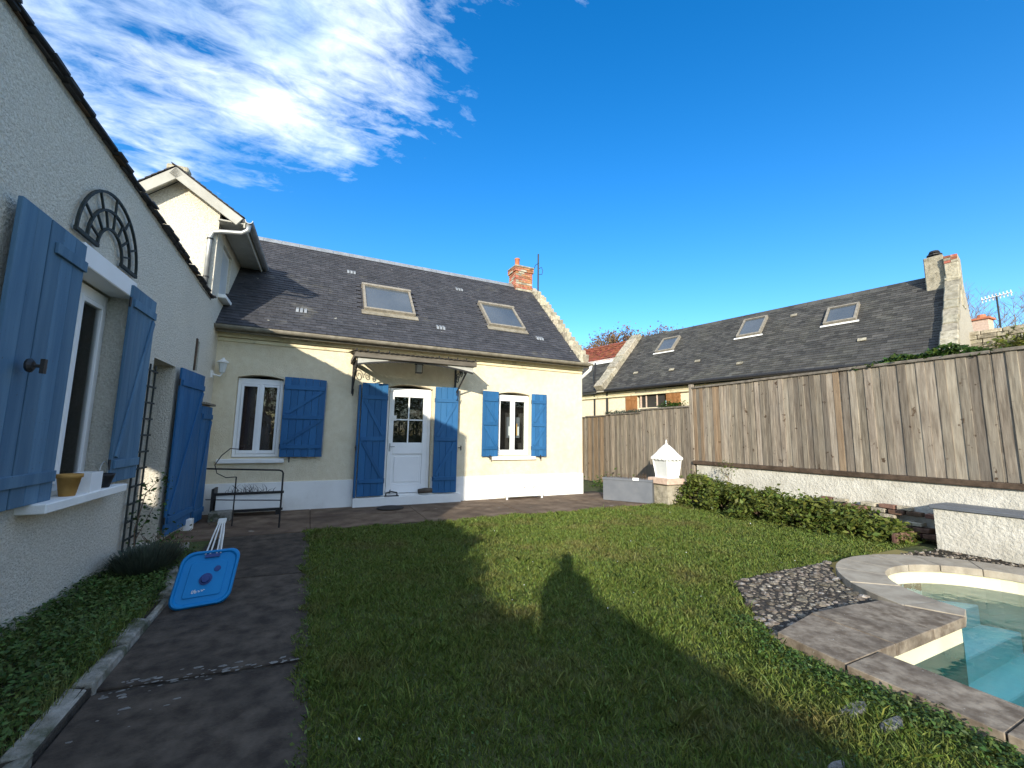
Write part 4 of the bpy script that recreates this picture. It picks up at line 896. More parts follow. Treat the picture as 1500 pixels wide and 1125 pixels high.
for sx, sy in ((-1, -1), (1, -1), (1, 1), (-1, 1)): q.bar((lx+sx*(b0+.004), ly+sy*(b0+.004), z0), (lx+sx*(b1+.004), ly+sy*(b1+.004), z1+.01), .03, .03)
q.box(lx-.2, lx+.2, ly-.2, ly+.2, .6012, .622); q.build('frame', M_LAMP, GL)
q = MB(); prof = [(.345, 1.05), (.34, 1.085), (.28, 1.14), (.22, 1.20), (.17, 1.27), (.11, 1.33), (.06, 1.38), (.02, 1.40)]
nn = 32; vs = []
for j, (r_, z) in enumerate(prof):
    for k in range(nn):
        a = 2*math.pi*k/nn+R(45); sq = 1/max(abs(math.cos(a)), abs(math.sin(a)))*.78; rr = r_*(sq*.75+.25)
        vs.append((lx+rr*math.cos(a), ly+rr*math.sin(a), z-(.03*abs(math.sin(k*math.pi/2)) if j == 0 else 0)))
q.add(vs, [(j*nn+k, j*nn+(k+1) % nn, (j+1)*nn+(k+1) % nn, (j+1)*nn+k) for j in range(len(prof)-1) for k in range(nn)]+[tuple(range(nn))[::-1], tuple((len(prof)-1)*nn+k for k in range(nn))]); q.build('hood', M_LAMP, GL)
q = MB(); q.lathe([(.02, 0), (.035, .025), (.015, .045), (.022, .065), (.004, .12)], (lx, ly, 1.395), 10); q.build('finial', M_LAMP, GL, smooth=True)
# grey trough
a3, b3 = Vector((6.70, 8.62, 0)), Vector((7.40, 7.66, 0)); d3 = (b3-a3).normalized(); n3 = Vector((-d3.y, d3.x, 0)); ln3 = (b3-a3).length
TRG = thing('grey_trough', 'long grey plastic trough planter beside the lamp pillar', 'planter', (a3+b3)/2)
FT = Matrix.Translation(a3) @ Matrix((d3, n3, Vector((0, 0, 1)))).transposed().to_4x4()
q = MB(FT); w3 = .36; h3 = .55
for (x0, x1, y0, y1) in ((0, ln3, 0, .03), (0, ln3, w3-.03, w3), (0, .03, .0301, w3-.0301), (ln3-.03, ln3, .0301, w3-.0301)): q.box(x0, x1, y0, y1, .004, h3)
q.build('shell', M_GREY, TRG, bevel=.004)
q = MB(FT); q.box(-.012, ln3+.012, -.014, -.001, h3-.05, h3+.006); q.build('rim', M_GREY, TRG, bevel=.004)
q = MB(FT); q.box(.031, ln3-.031, .031, w3-.031, .01, h3-.04); q.build('soil', M_SOIL, TRG)
q = MB(FT); q.box(ln3*.62, ln3*.74, -.02, -.0145, h3-.03, h3+.035); q.build('plant_label', M_WHITE, TRG)
q = MB(FT)
for i in range(70):
    x = random.uniform(.05, ln3-.15); y_ = random.uniform(.05, w3-.05); hgt = random.uniform(.06, .17)
    q.tube([(x, y_, h3-.05), (x+random.uniform(-.02, .02), y_+random.uniform(-.02, .02), h3+hgt*.5), (x+random.uniform(-.06, .06), y_+random.uniform(-.05, .05), h3+hgt)], [.004, .003, .001], 3)
q.build('dry_stalks', M_TWIG, TRG)
# white window box standing at the foot of the facade
BX = thing('white_foot_box', 'narrow white wooden box planter at the foot of the sunny facade', 'planter', (4.9, 9.5, 0))
q = MB(); q.box(4.42, 5.40, 9.43, 9.455, .06, .26); q.box(4.42, 5.40, 9.60, 9.625, .06, .26); q.box(4.42, 4.445, 9.4551, 9.5999, .06, .26); q.box(5.375, 5.40, 9.4551, 9.5999, .06, .26); q.box(4.445, 5.375, 9.4551, 9.5999, .06, .08); q.build('box', M_PLINTH, BX, bevel=.004)
for x in (4.40, 5.375):
    q = MB(); q.box(x, x+.05, 9.415, 9.4295, 0, .285); q.build('leg', M_PLINTH, BX, bevel=.004)
q = MB(); q.box(4.4451, 5.3749, 9.4552, 9.5998, .081, .22); q.build('soil', M_SOIL, BX)
q = MB()
for i in range(45):
    x = random.gauss(4.95, .1) if i < 28 else random.gauss(5.27, .04); y_ = random.uniform(9.47, 9.58); hgt = random.uniform(.04, .13)
    q.tube([(x, y_, .21), (x+random.uniform(-.03, .03), y_, .22+hgt)], [.004, .001], 3)
q.build('dry_stalks', M_TWIG, BX)
# white trough on a black frame under the first window
TB = thing('white_stone_trough', 'weathered white trough planter with dark iron rim under the shaded window', 'planter', (-.95, 9.4, 0))
q = MB(); q.box(-1.46, -.40, 9.28, 9.31, .13, .40); q.box(-1.46, -.40, 9.55, 9.58, .13, .40); q.box(-1.46, -1.43, 9.3101, 9.5499, .13, .40); q.box(-.43, -.40, 9.3101, 9.5499, .13, .40); q.box(-1.43, -.43, 9.3101, 9.5499, .13, .16); q.build('box', M_PLINTH, TB, bevel=.006)
q = MB(); q.box(-1.50, -.38, 9.262, 9.279, .40, .445); q.box(-1.40, -.38, 9.262, 9.279, .085, .13); q.box(-1.53, -1.49, 9.25, 9.6, .0, .52)
q.box(-1.46, -1.36, 9.30, 9.40, 0, .129); q.box(-.50, -.42, 9.30, 9.40, 0, .129); q.build('iron_rim', M_IRON, TB)
q = MB(); q.box(-1.4299, -.4301, 9.3102, 9.5498, .161, .37); q.build('soil', M_SOIL, TB)
q = MB()
for i in range(60):
    x = random.choice((random.gauss(-1.2, .07), random.gauss(-1.0, .05), random.gauss(-.8, .1))); y_ = random.uniform(9.33, 9.52); hgt = random.uniform(.05, .2)
    q.tube([(x, y_, .36), (x+random.uniform(-.03, .03), y_, .38+hgt*.6), (x+random.uniform(-.08, .08), y_, .38+hgt)], [.005, .004, .002], 4)
q.build('dry_stalks', M_IRON, TB)
FRM = thing('iron_stand', 'thin black iron plant stand frame in front of the white trough', 'plant stand', (-.8, 8.4, 0))
yy = 8.02; xr = -.36
q = MB(); q.tube([(-1.52, yy+.6, .93), (xr-.06, yy, .93), (xr-.02, yy, .915), (xr, yy, .88), (xr, yy, 0)], .014, 6); q.build('front_rail', M_IRON, FRM)
q = MB(); q.tube([(-1.07, yy+.42, 0), (-1.07, yy+.42, .80)], .011, 6); q.build('leg', M_IRON, FRM)
q = MB(); q.tube([(-1.50, yy+.62, .42), (-1.1, yy+.43, .42), (xr, yy+.0, .44)], .009, 6); q.build('lower_rail', M_IRON, FRM)
q = MB(); q.tube([(-1.07, yy+.42, .80), (-1.22, yy+.45, .79), (-1.36, yy+.5, .86), (-1.40, yy+.5, 1.0), (-1.32, yy+.5, 1.15), (-1.2, yy+.48, 1.27), (-1.08, yy+.46, 1.26)], .008, 6); q.build('hook', M_IRON, FRM)
q = MB(); q.box(-1.50, -1.16, 8.92, 9.16, 0, .16, .008); q.build('stone_block', M_KERB, label='rough grey stone block on the path by the blue doors', cat='stone block', bevel=.012)
# blue plastic float with cord straps, leaning back on its prop
FL = thing('blue_float', 'bright blue moulded plastic board with white cord straps standing on the path', 'plastic board', (-.78, 4.75, 0))
FB = Matrix.Translation((-.795, 4.72, .012)) @ Matrix.Rotation(R(8), 4, 'Z') @ Matrix.Rotation(R(-24), 4, 'X') @ Matrix(((1, .16, 0, 0), (0, 0, -1, 0), (0, 1, 0, 0), (0, 0, 0, 1)))  # x right, y up the board, z outwards
def rrect(w, h, r, x0=0., y0=0., n=6):
    pts = []
    for cx_, cy_, a in ((w/2-r, h-r, 0), (-w/2+r, h-r, 90), (-w/2+r, r, 180), (w/2-r, r, 270)):
        pts += [(x0+cx_+r*math.cos(R(a+90*i/n)), y0+cy_+r*math.sin(R(a+90*i/n))) for i in range(n+1)]
    return pts
q = MB(FB); po = rrect(.44, .46, .09)
lay = [(1.0, -.04), (1.03, -.02), (1.03, .0), (.99, .022), (.93, .022), (.88, .004)]
cy_ = .23; vs = []
for s_, z in lay: vs += [(x*s_, cy_+(y_-cy_)*s_, z) for x, y_ in po]
n = len(po)
q.add(vs, [(j*n+k, j*n+(k+1) % n, (j+1)*n+(k+1) % n, (j+1)*n+k) for j in range(len(lay)-1) for k in range(n)]+[tuple(range(n))[::-1], tuple((len(lay)-1)*n+k for k in range(n))]); q.build('board', M_BLUEPL, FL, bevel=0)
q = MB(FB); q.prism(rrect(.28, .29, .02, 0, .075), 2, .0045, .014); q.build('raised_panel', M_BLUEPL, FL, bevel=.003)
q = MB(FB); q.lathe([(.05, .0145), (.05, .022), (.034, .024), (.030, .05), (.0, .052)], (0, 0, 0), 16); q.v = [(x, y_+.215, z) for x, y_, z in q.v]; q.build('valve_cap', M_BLUEDK, FL)
q = MB(FB); q.lathe([(.026, .0145), (.024, .02), (0, .021)], (0, 0, 0), 14); q.v = [(x+.07, y_+.295, z) for x, y_, z in q.v]; q.build('moulded_disc', M_BLUEDK, FL)
q = MB(FB); q.box(-.05, .06, .40, .43, .0045, .026); q.build('strap_slot', M_BLUEDK, FL)
q = MB(FB); n = 0       # small white maker's lettering, worn to a few strokes
for (xa, ya, xb, yb) in ((-.075, .165, -.078, .142), (-.078, .142, -.068, .138), (-.068, .138, -.064, .162), (-.057, .168, -.057, .14), (-.057, .154, -.044, .152), (-.044, .152, -.045, .140), (-.045, .14, -.057, .14), (-.036, .155, -.022, .153), (-.03, .145, -.018, .147), (-.014, .158, .0, .156), (.004, .159, .016, .158), (-.01, .149, .006, .150)):
    q.bar((xa, ya-.03, .0152), (xb, yb-.03, .0152), .0045, .0012)
q.build('lettering', M_PETAL, FL)
apex = FB.inverted() @ Vector((-.735, 5.12, .66))
for i, xx in enumerate((-.055, -.02, .03, .06)):
    q = MB(FB); q.tube([(xx, .43, .01), ((xx+apex.x+(i-1.5)*.014)/2, (.5+apex.y)/2, apex.z*.5), (apex.x+(i-1.5)*.014, apex.y, apex.z)], .007, 6); q.build('cord', M_ROPE, FL)
q = MB(FB); q.box(apex.x-.035, apex.x+.035, apex.y-.02, apex.y+.03, apex.z-.015, apex.z+.015); q.build('cord_grip', M_ROPE, FL, bevel=.006)
q = MB(); q.tube([(-.70, 4.98, .40), (-.70, 5.16, .01)], .014, 6); q.tube([(-.735, 5.12, .65), (-.72, 5.2, .01)], .012, 6); q.build('prop', M_ROPE, FL)
# ================================================================== neighbours
u2 = Vector((-.205, .979, 0)).normalized(); n2v = Vector((u2.y, -u2.x, 0))
NB0 = Vector((13.45, 6.52, 0))
def NBp(s, d, z): return NB0+u2*s+n2v*d+Vector((0, 0, z))
FN = Matrix.Translation(NB0) @ Matrix((u2, n2v, Vector((0, 0, 1)))).transposed().to_4x4()     # x along the eave, y away from us, z up
NB = thing('neighbour_house', 'long low neighbouring house with weathered slate roof behind the fence', 'house', NBp(3, 2, 0))
S0, S1 = -2.05, 8.45; NZ = 3.70
q = MB(FN); wall_mesh(q, 0, .25, .6, S0, 13.5, 0, 3.52, [(5.62, 7.0, 2.78, 3.34)]); q.box(S0, S0+.3, .61, 5.2, 0, 3.5); q.build('wall', M_FACADE, NB)
q = MB(FN); q.prism([(-.02, NZ-.06), (2.75, NZ+2.68), (5.5, NZ-.06), (5.5, NZ-.14), (2.75, NZ+2.58), (-.02, NZ-.12)], 0, S0, S1); NR = q.build('roof', M_SLATE2, NB)
sl2 = [(6.5, 1.55, 2.25), (3.05, 1.62, 2.42), (.28, 1.52, 2.18)]     # s, d0, d1 of its skylights
n45 = Vector((0, -c45, c45)); S45 = Vector((0, c45, c45))
slates(NR, NBp(S0, -.03, NZ-.05), u2, n2v+Vector((0, 0, 1)), S1-S0, 2.78/c45, .12, .24, .21, M_SLATE2, 0, 'slate', thick=.008)
for (s_, da, db) in sl2:
    w_ = .84; ln_ = (db-da)/c45; ctr_ = Vector((s_, (da+db)/2, NZ+(da+db)/2))+n45*.05; X_ = Vector((1, 0, 0)); t_ = .06
    q = MB(FN); q.obox(ctr_-S45*(ln_/2-t_/2), X_, S45, n45, w_/2, t_/2, .07); q.obox(ctr_+S45*(ln_/2-t_/2), X_, S45, n45, w_/2, t_/2, .075)
    for sg in (-1, 1): q.obox(ctr_+X_*sg*(w_/2-t_/2), X_, S45, n45, t_/2, ln_/2-t_, .07)
    q.build('skylight', M_SKYL, NR)
    q = MB(FN); q.obox(ctr_+n45*.02, X_, S45, n45, w_/2-t_, ln_/2-t_, .01); q.build('skylight_pane', M_SKYG, NR)
    q = MB(FN); q.obox(ctr_-S45*(ln_/2+.05)-n45*.015, X_, S45, n45, w_/2+.08, .04, .008); q.build('skylight_flashing', M_PLINTH, NR)
for (s_, d_) in ((7.3, .62), (5.55, .55), (4.6, .8), (1.75, 2.25), (2.9, .45), (-.4, .75)):
    q = MB(FN); c_ = Vector((s_, d_, NZ+d_))+n45*.03; q.obox(c_, (1, 0, 0), S45, n45, .10, .06, .012); q.build('pale_slate', M_STONE, NR)
for i in range(24):
    q = MB(FN); x0 = S0+i*.437; q.prism([(2.62, NZ+2.60), (2.74, NZ+2.78), (2.78, NZ+2.78), (2.9, NZ+2.60)], 0, x0+.003, x0+.434); q.build('ridge_tile', M_SLATE2, NR)
q = MB(FN); q.tube([(S0, -.08, NZ-.10), (S1, -.08, NZ-.10)], .065, 8); q.build('gutter', M_IRON, NB)
for k, (z0, z1, pr) in enumerate(((3.30, 3.38, .10), (3.40, 3.52, .06))):
    q = MB(FN); q.box(S0, 13.5, .25-pr, .249, z0, z1); q.build('cornice', M_CORNICE, NB)
# its window with brown shutters
q = MB(FN); q.box(5.75, 6.90, .30, .38, 2.78, 3.34); q.build('window', M_DARK, NB)
q = MB(FN); q.box(6.05, 6.10, .27, .299, 2.78, 3.34); q.box(6.55, 6.60, .27, .299, 2.78, 3.34); q.box(6.8, 6.87, .27, .299, 2.78, 3.34); q.build('window_bar', M_PINKSTONE, NB)
q = MB(FN); q.box(5.6, 7.05, .18, .26, 3.36, 3.44); q.build('window_lintel', M_OLDWOOD, NB)
for (a, b) in ((6.98, 7.55), (5.02, 5.62)):
    for k in range(4):
        q = MB(FN); q.box(a+(b-a)*k/4+.003, a+(b-a)*(k+1)/4-.003, .19, .235, 2.6, 3.30); q.build('shutter_plank', M_BOARDWHITE, NB)
    q = MB(FN); q.box(a+.02, b-.02, .175, .189, 3.1, 3.17); q.build('shutter_batten', M_BOARDWHITE, NB)
q = MB(FN); q.tube([(S1+.1, .18, 3.85), (S1+.1, .2, 3.3), (S1+.1, .2, .0)], .05, 8); q.build('downpipe', M_IRON, NB)
# far gable parapet (pale, mossy) and the chimney gable at the near end
def parapet(s0, s1, z_up, nst, mat, nm):
    q = MB(FN); q.prism([(-.1, NZ-.15), (2.75, NZ+2.75), (5.6, NZ-.15)], 0, s0+.02, s1-.02); p = q.build(nm, M_MORTAR, NB)
    for i in range(nst):
        t = (i+.5)/nst; d = -.1+2.85*t; h = random.uniform(.7, 1)*z_up; l = 2.85/nst*.72
        q = MB(FN); q.obox(Vector(((s0+s1)/2, d, NZ-.05+2.85*t))+n45*h*.4, (1, 0, 0), S45, n45, (s1-s0)/2+random.uniform(-.01, .02), l, h*.6); q.build('parapet_stone', mat, p, bevel=.02)
parapet(S1, S1+.5, .26, 9, M_STONE, 'gable_parapet')
parapet(S0-.30, S0, .22, 11, M_STONE, 'gable_parapet')
q = MB(FN); q.box(S0-.02, S0+.40, 2.22, 2.75, NZ+1.75, NZ+3.22, .012); NC = q.build('chimney', M_STONE, NB, bevel=.02)
q = MB(FN); q.box(S0-.30, S0-.025, 2.1, 2.8, NZ+1.6, NZ+3.10, .012); q.build('chimney_back', M_STONE, NC, bevel=.02)
for k in range(6):
    q = MB(FN); q.box(S0-.30+.138*(k % 2), S0-.30+.138*(k % 2)+.13, 2.085, 2.2, NZ+2.88+.075*(k//2), NZ+2.88+.075*(k//2)+.065, .004); q.build('brick', (M_BRICK, M_STONE)[k % 3 == 0], NC)
q = MB(FN); q.lathe([(.09, 0), (.09, .06), (.17, .08), (.17, .11), (.08, .12), (.13, .16), (.10, .22), (.0, .24)], (S0+.18, 2.48, NZ+3.22), 12); q.build('chimney_cowl', M_IRON, NC)
q = MB(FN); q.box(S0-.02, S0+.46, 2.05, 2.21, NZ+1.72, NZ+1.79); q.build('chimney_flashing', M_PLINTH, NC)

# the tiled house further back
RH = thing('red_roof_house', 'house with red tiled roof rising behind the lean-to slates', 'house', NBp(12.5, 4, 0))
q = MB(FN); q.prism([(.0, 3.62), (1.5, 5.25), (1.5, 5.15), (.0, 3.5)], 0, S1+.52, 15.5); LR = q.build('lean_to_roof', M_SLATE2, RH)
slates(LR, NBp(S1+.52, -.04, 3.60), u2, n2v*1.5+Vector((0, 0, 1.63)), 6.4, 2.15, .13, .26, .22, M_SLATE2, 0, 'slate')
q = MB(FN); q.box(S1+.52, 16, 1.5, 1.8, 0, 5.2); q.build('wall', M_FACADE, RH)
q = MB(FN); q.prism([(1.35, 5.27), (4.0, 6.80), (6.6, 5.27), (6.6, 5.17), (4.0, 6.68), (1.35, 5.17)], 0, S1+.1, 17.5); RR = q.build('red_roof', M_REDTILE, RH)
slates(RR, NBp(S1+.1, 1.32, 5.27), u2, n2v*2.65+Vector((0, 0, 1.53)), 9.3, 3.05, .17, .19, .24, M_REDTILE, 0, 'tile', thick=.018, jit=.012)
q = MB(FN)
q.prism([(1.28, 5.14), (1.34, 5.34), (1.40, 5.34), (1.40, 5.14)], 0, S1+.1, 15.5); q.build('valley_flashing', M_PLINTH, RH)
q = MB(FN); q.obox((12.2, 1.12, 5.16), (1, 0, -.12), (0, 1, 0), (.12, 0, 1), .75, .06, .05); q.build('valley_flashing', M_PLINTH, RH)
q = MB(FN); q.tube([(9.35, .35, 5.0), (9.3, .25, 4.6), (9.3, .22, 3.9), (9.3, .2, 1.5)], .045, 6); q.tube([(9.7, .8, 5.0), (9.35, .3, 4.3)], .035, 6); q.build('downpipe', M_IRON, RH)

# stone ruin wall, far chimney with aerial
RW = thing('ruined_stone_wall', 'old grey stone wall with uneven top beyond the fence', 'wall', (17, 4.4, 0))
q = MB(); q.box(16.95, 17.4, 2.2, 4.95, 0, 3.9); q.build('core', M_MORTAR, RW)
for r_ in range(8):
    y_ = 2.0
    while y_ < 4.9:
        l = random.uniform(.18, .42); zt = 3.75+.12*r_
        if zt < 4.75-.10*(4.9-y_)+random.uniform(-.05, .12):
            q = MB(); q.box(16.92+random.uniform(-.03, .02), 17.42, y_, y_+l-.012, zt, zt+.112, .008); q.build('stone', M_STONE, RW, bevel=.012)
        y_ += l
FH = thing('far_house', 'distant house showing only its pink chimney and roof ridge over the stone wall', 'house', (30, 8, 0))
q = MB(); q.box(27.5, 33, 5.5, 10.5, 0, 5.6); q.build('wall', M_FACADE, FH)
q = MB(); q.prism([(27.2, 5.6), (30.2, 7.05), (33.3, 5.6)], 1, 5.2, 10.8); q.build('roof', M_REDTILE, FH)
q = MB(); q.box(29.35, 29.95, 7.75, 8.35, 6.5, 7.55); FC = q.build('chimney', M_PINKSTONE, FH, bevel=.01)
q = MB(); q.box(29.27, 30.03, 7.67, 8.43, 7.55, 7.64); q.lathe([(.2, 0), (.15, .2)], (29.65, 8.05, 7.64), 10); q.build('chimney_pot', M_TERRA, FC)
AE = thing('television_aerial', 'white television aerial on a mast beside the distant chimney', 'aerial', (30.15, 7.9, 6.8))
q = MB(); q.tube([(30.2, 7.6, 6.7), (30.2, 7.6, 8.85)], .035, 6); q.build('mast', M_IRON, AE)
q = MB(); ad = Vector((.14, -.55, .09)); c_ = Vector((30.2, 7.6, 8.75)); q.bar(c_-ad*.9, c_+ad*.9, .04, .04)
for k in range(9): 
    p = c_+ad*(-.85+k*.21); q.bar(p+Vector((-.03, .0, .14)), p-Vector((-.03, .0, .14)), .03, .03)
    q.bar(p+Vector((.15, .05, .0)), p-Vector((.15, .05, .0)), .03, .03)
q.build('elements', M_WHITE, AE)

# ================================================================== plants
def shrub(name, label, c, rx, ry, h, nleaf, size, mat, group=None, cat='shrub', z0=0.):
    t = thing(name, label, cat, (c[0], c[1], z0), group)
    q = MB()
    tips = []
    for i in range(14):
        a = random.random()*6.28; k = random.uniform(.2, .9); tip = Vector((c[0]+rx*k*math.cos(a), c[1]+ry*k*math.sin(a), z0+h*random.uniform(.55, 1.05)*(1-.35*k*k))); tips.append(tip)
        b = Vector((c[0]+rx*.3*k*math.cos(a), c[1]+ry*.3*k*math.sin(a), z0)); q.tube([b, (b+tip)/2+Vector((0, 0, .05)), tip], [.010, .007, .003], 4)
    q.build('stems', M_TWIG, t)
    # clumped crown: leaves round sub-centres over a lumpy shell, dense outside and open inside
    nc = 38; P_ = []
    cents = []
    for i in range(nc):
        a = rng.uniform(0, 2*np.pi); el = np.arccos(rng.uniform(0, 1)); k = rng.uniform(.72, 1.05)
        cents.append((c[0]+rx*k*np.sin(el)*np.cos(a), c[1]+ry*k*np.sin(el)*np.sin(a), z0+max(.05, h*k*np.cos(el))))
    cents += [tuple(v) for v in tips]
    cents = np.array(cents); idx = rng.integers(0, len(cents), nleaf)
    pts = cents[idx]+rng.normal(size=(nleaf, 3))*np.array([.085, .085, .065]); pts[:, 2] = np.maximum(pts[:, 2], z0+.02)
    np_mesh('foliage', leaf_quads(pts, size, .6, .55, .5), 4, mat, t)
labs = ['leafy evergreen shrub close beside the lamp pillar', 'leafy shrub second from the lamp pillar along the low wall', 'rounded leafy shrub midway along the low wall', 'yellowing leafy shrub beyond the middle of the low wall', 'low leafy shrub next to the brick pile', 'small leafy shrub right in front of the brick pile']
for i, (x, y_, rx, ry, h) in enumerate(((8.30, 7.05, .5, .55, .66), (8.25, 6.25, .58, .62, .52), (8.22, 5.45, .64, .62, .50), (8.25, 4.72, .64, .58, .46), (8.3, 4.05, .58, .5, .36), (8.40, 3.62, .36, .26, .20))):
    shrub('shrub', labs[i], (x, y_), rx, ry, h, (5200, 5200, 5000, 4600, 3600, 1500)[i], .034, M_LEAF, 'shrubs along the low wall')
# sprigs above the shrubs
SP = thing('seedling', 'thin pale sprig standing up above the shrubs by the low wall', 'plant', (8.7, 6.6, .6))
q = MB(); 
for i in range(6): q.tube([(8.6+random.uniform(-.1, .1), 6.6+random.uniform(-.1, .1), .6), (8.6+random.uniform(-.15, .15), 6.6+random.uniform(-.2, .2), 1.0+random.uniform(-.08, .06))], [.005, .002], 4)
q.build('stem', M_TWIG, SP); np_mesh('foliage', leaf_quads(np.array([8.6, 6.6, .9])+rng.normal(size=(120, 3))*np.array([.1, .12, .09]), .02), 4, M_LEAF, SP)
# climber peeping over the fence
CL = thing('climbing_plant', 'green climbing plant spilling over the top of the tall fence', 'climber', (9.35, 3.3, 0))
q = MB()
for k in range(7): q.tube([(9.3, 2.5+k*.35, 0), (9.3, 2.5+k*.35+.1, 1.6), (9.28, 2.5+k*.35+random.uniform(-.2, .2), 2.95)], [.015, .012, .006], 5)
q.build('stems', M_BARK, CL)
n = 2600; yv = rng.uniform(2.35, 4.25, n); prof_ = .18*np.exp(-((yv-2.9)/.35)**2)+.12*np.exp(-((yv-3.55)/.22)**2)+.05
pts = np.stack([9.24+rng.normal(size=n)*.10, yv, 2.86+rng.uniform(0, 1, n)*prof_*1.15], 1)
np_mesh('foliage', leaf_quads(pts, .035), 4, M_IVY, CL)
CL = thing('wall_creeper', 'dark evergreen growing over the stone wall beyond the fence', 'climber', (16.6, 3.6, 0))
q = MB(); q.tube([(16.85, 3.6, 0), (16.8, 3.5, 2.5), (16.85, 3.7, 4.4)], [.05, .04, .02], 6); q.tube([(16.85, 2.9, 0), (16.8, 2.9, 2.5), (16.85, 2.8, 4.7)], [.05, .04, .02], 6); q.build('stems', M_BARK, CL)
cc = np.array([[16.8, 3.55, 4.2], [16.8, 3.1, 4.2], [16.8, 2.7, 4.75], [16.8, 2.4, 4.9], [16.8, 3.9, 4.1], [16.8, 2.2, 4.4]]); n = 3500
np_mesh('foliage', leaf_quads(cc[rng.integers(0, 6, n)]+rng.normal(size=(n, 3))*np.array([.15, .28, .16]), .05), 4, M_LEAF, CL)
CL = thing('fence_creeper', 'pale tangled creeper on top of the lower fence', 'climber', (9.1, 10.6, 0))
q = MB(); q.tube([(9.16, 10.5, 0), (9.15, 10.4, 1.5), (9.1, 10.6, 2.35)], [.012, .01, .006], 5); q.build('stem', M_BARK, CL)
n = 900; np_mesh('foliage', leaf_quads(np.stack([9.06+rng.normal(size=n)*.06, rng.uniform(9.75, 11.45, n), 2.33+np.abs(rng.normal(size=n))*.05], 1), .022), 4, M_GREYLEAF, CL)
n = 800; CL = thing('window_climber', 'green climber below the neighbour window above the fence', 'climber', (12.3, 12.0, 0))
q = MB(); q.tube([NBp(5.1, .1, 0), NBp(5.2, .1, 1.5), NBp(5.2, .1, 2.8)], [.03, .02, .01], 5); q.build('stem', M_BARK, CL)
base = np.array(NBp(5.25, .02, 2.72)); np_mesh('foliage', leaf_quads(base+rng.normal(size=(n, 3))*np.array([.12, .30, .11]), .04), 4, M_IVY, CL)
# weeds at the foot of the low fence
n = 1500; WD = thing('fence_weeds', 'rough weeds growing in the corner behind the grey trough', 'weeds', (8.3, 9.3, 0))
np_mesh('foliage', leaf_quads(np.stack([rng.normal(8.5, .25, n), rng.uniform(8.3, 11.2, n), np.abs(rng.normal(size=n))*.16], 1), .035), 4, M_BEDLEAF, WD)
# rose trained on the ladder trellis
RS = thing('young_climber', 'sparse young climber on the foot of the ladder trellis', 'climber', FRW @ Vector((.1, -3.3, 0)))
q = MB(FRW); q.tube([(.1, -3.3, 0), (.08, -3.35, .4), (.1, -3.2, .8), (.16, -2.95, .95)], [.008, .007, .005, .002], 5); q.tube([(.09, -3.3, .3), (.15, -3.05, .62), (.2, -2.85, .66)], [.006, .004, .002], 4); q.build('stem', M_TWIG, RS)
n = 170; k_ = rng.integers(0, 4, n); cen = np.array([FRW @ Vector(v) for v in ((.1, -3.35, .5), (.1, -3.2, .8), (.18, -2.95, .9), (.16, -3.05, .6))])
np_mesh('foliage', leaf_quads(cen[k_]+rng.normal(size=(n, 3))*.07, .022), 4, M_IVY, RS)
# bed planting
n = 26000
yv = rng.uniform(1.2, 6.6, n); xv = -1.93+.025*(yv-4)+rng.uniform(.02, .78, n)*np.where(yv > 5.3, .85, 1)
hh = .05+.11*np.clip(np.array([mnoise.noise((x*2.3, y_*1.6, 3.1)) for x, y_ in zip(xv, yv)])*.9+.5, 0, 1.2)
pts = np.stack([xv, yv, .03+hh*rng.uniform(.15, 1.1, n)], 1)
np_mesh('bed_ground_cover', leaf_quads(pts, .0145, 1.0, .5, .5), 4, M_BEDLEAF, label='mixed low green ground cover in the bed along the wing', cat='ground cover', kind='stuff')
n = 16000; yv = rng.uniform(1.2, 6.5, n); xv = -1.93+.025*(yv-4)+rng.uniform(.0, .80, n); a_ = rng.uniform(0, 6.28, n); hz = rng.uniform(.05, .17, n)*np.clip(.6+np.array([mnoise.noise((x*3, y_*1.3, 7)) for x, y_ in zip(xv, yv)]), .2, 1.3)
B_ = np.stack([xv, yv, 0*xv+.03], 1); T_ = B_+np.stack([np.cos(a_)*hz*.6, np.sin(a_)*hz*.6, hz], 1); wv = np.stack([-np.sin(a_), np.cos(a_), 0*a_], 1)*.0025
np_mesh('bed_grass', np.stack([B_-wv, B_+wv, T_], 1), 3, M_GRASS, label='rough grass growing through the bed along the wing', cat='grass', kind='stuff')
LV = thing('lavender_bush', 'grey-green lavender clump at the end of the bed beside the trellis', 'bush', (-1.5, 6.0, .03))
m_ = 1500; a_ = rng.uniform(0, 2*np.pi, m_); k_ = np.sqrt(rng.uniform(0, 1, m_)); bx = -1.48+.16*k_*np.cos(a_); by = 5.85+.25*k_*np.sin(a_)
tx = -1.48+.34*k_*np.cos(a_); ty = 5.85+.5*k_*np.sin(a_); hz = .05+rng.uniform(.18, .34, m_)*(1-.35*k_)
wv = np.stack([-np.sin(a_), np.cos(a_), 0*a_], 1)*.006
B_ = np.stack([bx, by, 0*bx+.03], 1); T_ = np.stack([tx, ty, hz], 1)
np_mesh('foliage', np.stack([B_-wv, B_+wv, T_+wv*.6, T_-wv*.6], 1), 4, M_GREYLEAF, LV)
DB = thing('bare_shrub', 'leafless brown shrub in the bed in front of the doorway', 'shrub', (-1.55, 6.75, .04))
q = MB()
for i in range(46):
    a = random.random()*6.28; p = Vector((-1.55+random.uniform(-.12, .12), 6.72+random.uniform(-.15, .15), .03)); d = Vector((math.cos(a)*.5, math.sin(a)*.5, random.uniform(.5, 1))).normalized(); pts = [p]
    for k in range(4): d = (d+Vector((random.gauss(0, .25), random.gauss(0, .25), random.gauss(0, .15)))).normalized(); p = p+d*random.uniform(.05, .1); pts.append(p.copy())
    q.tube(pts, [.006, .005, .004, .003, .0015], 4)
q.build('twigs', M_TWIG, DB)
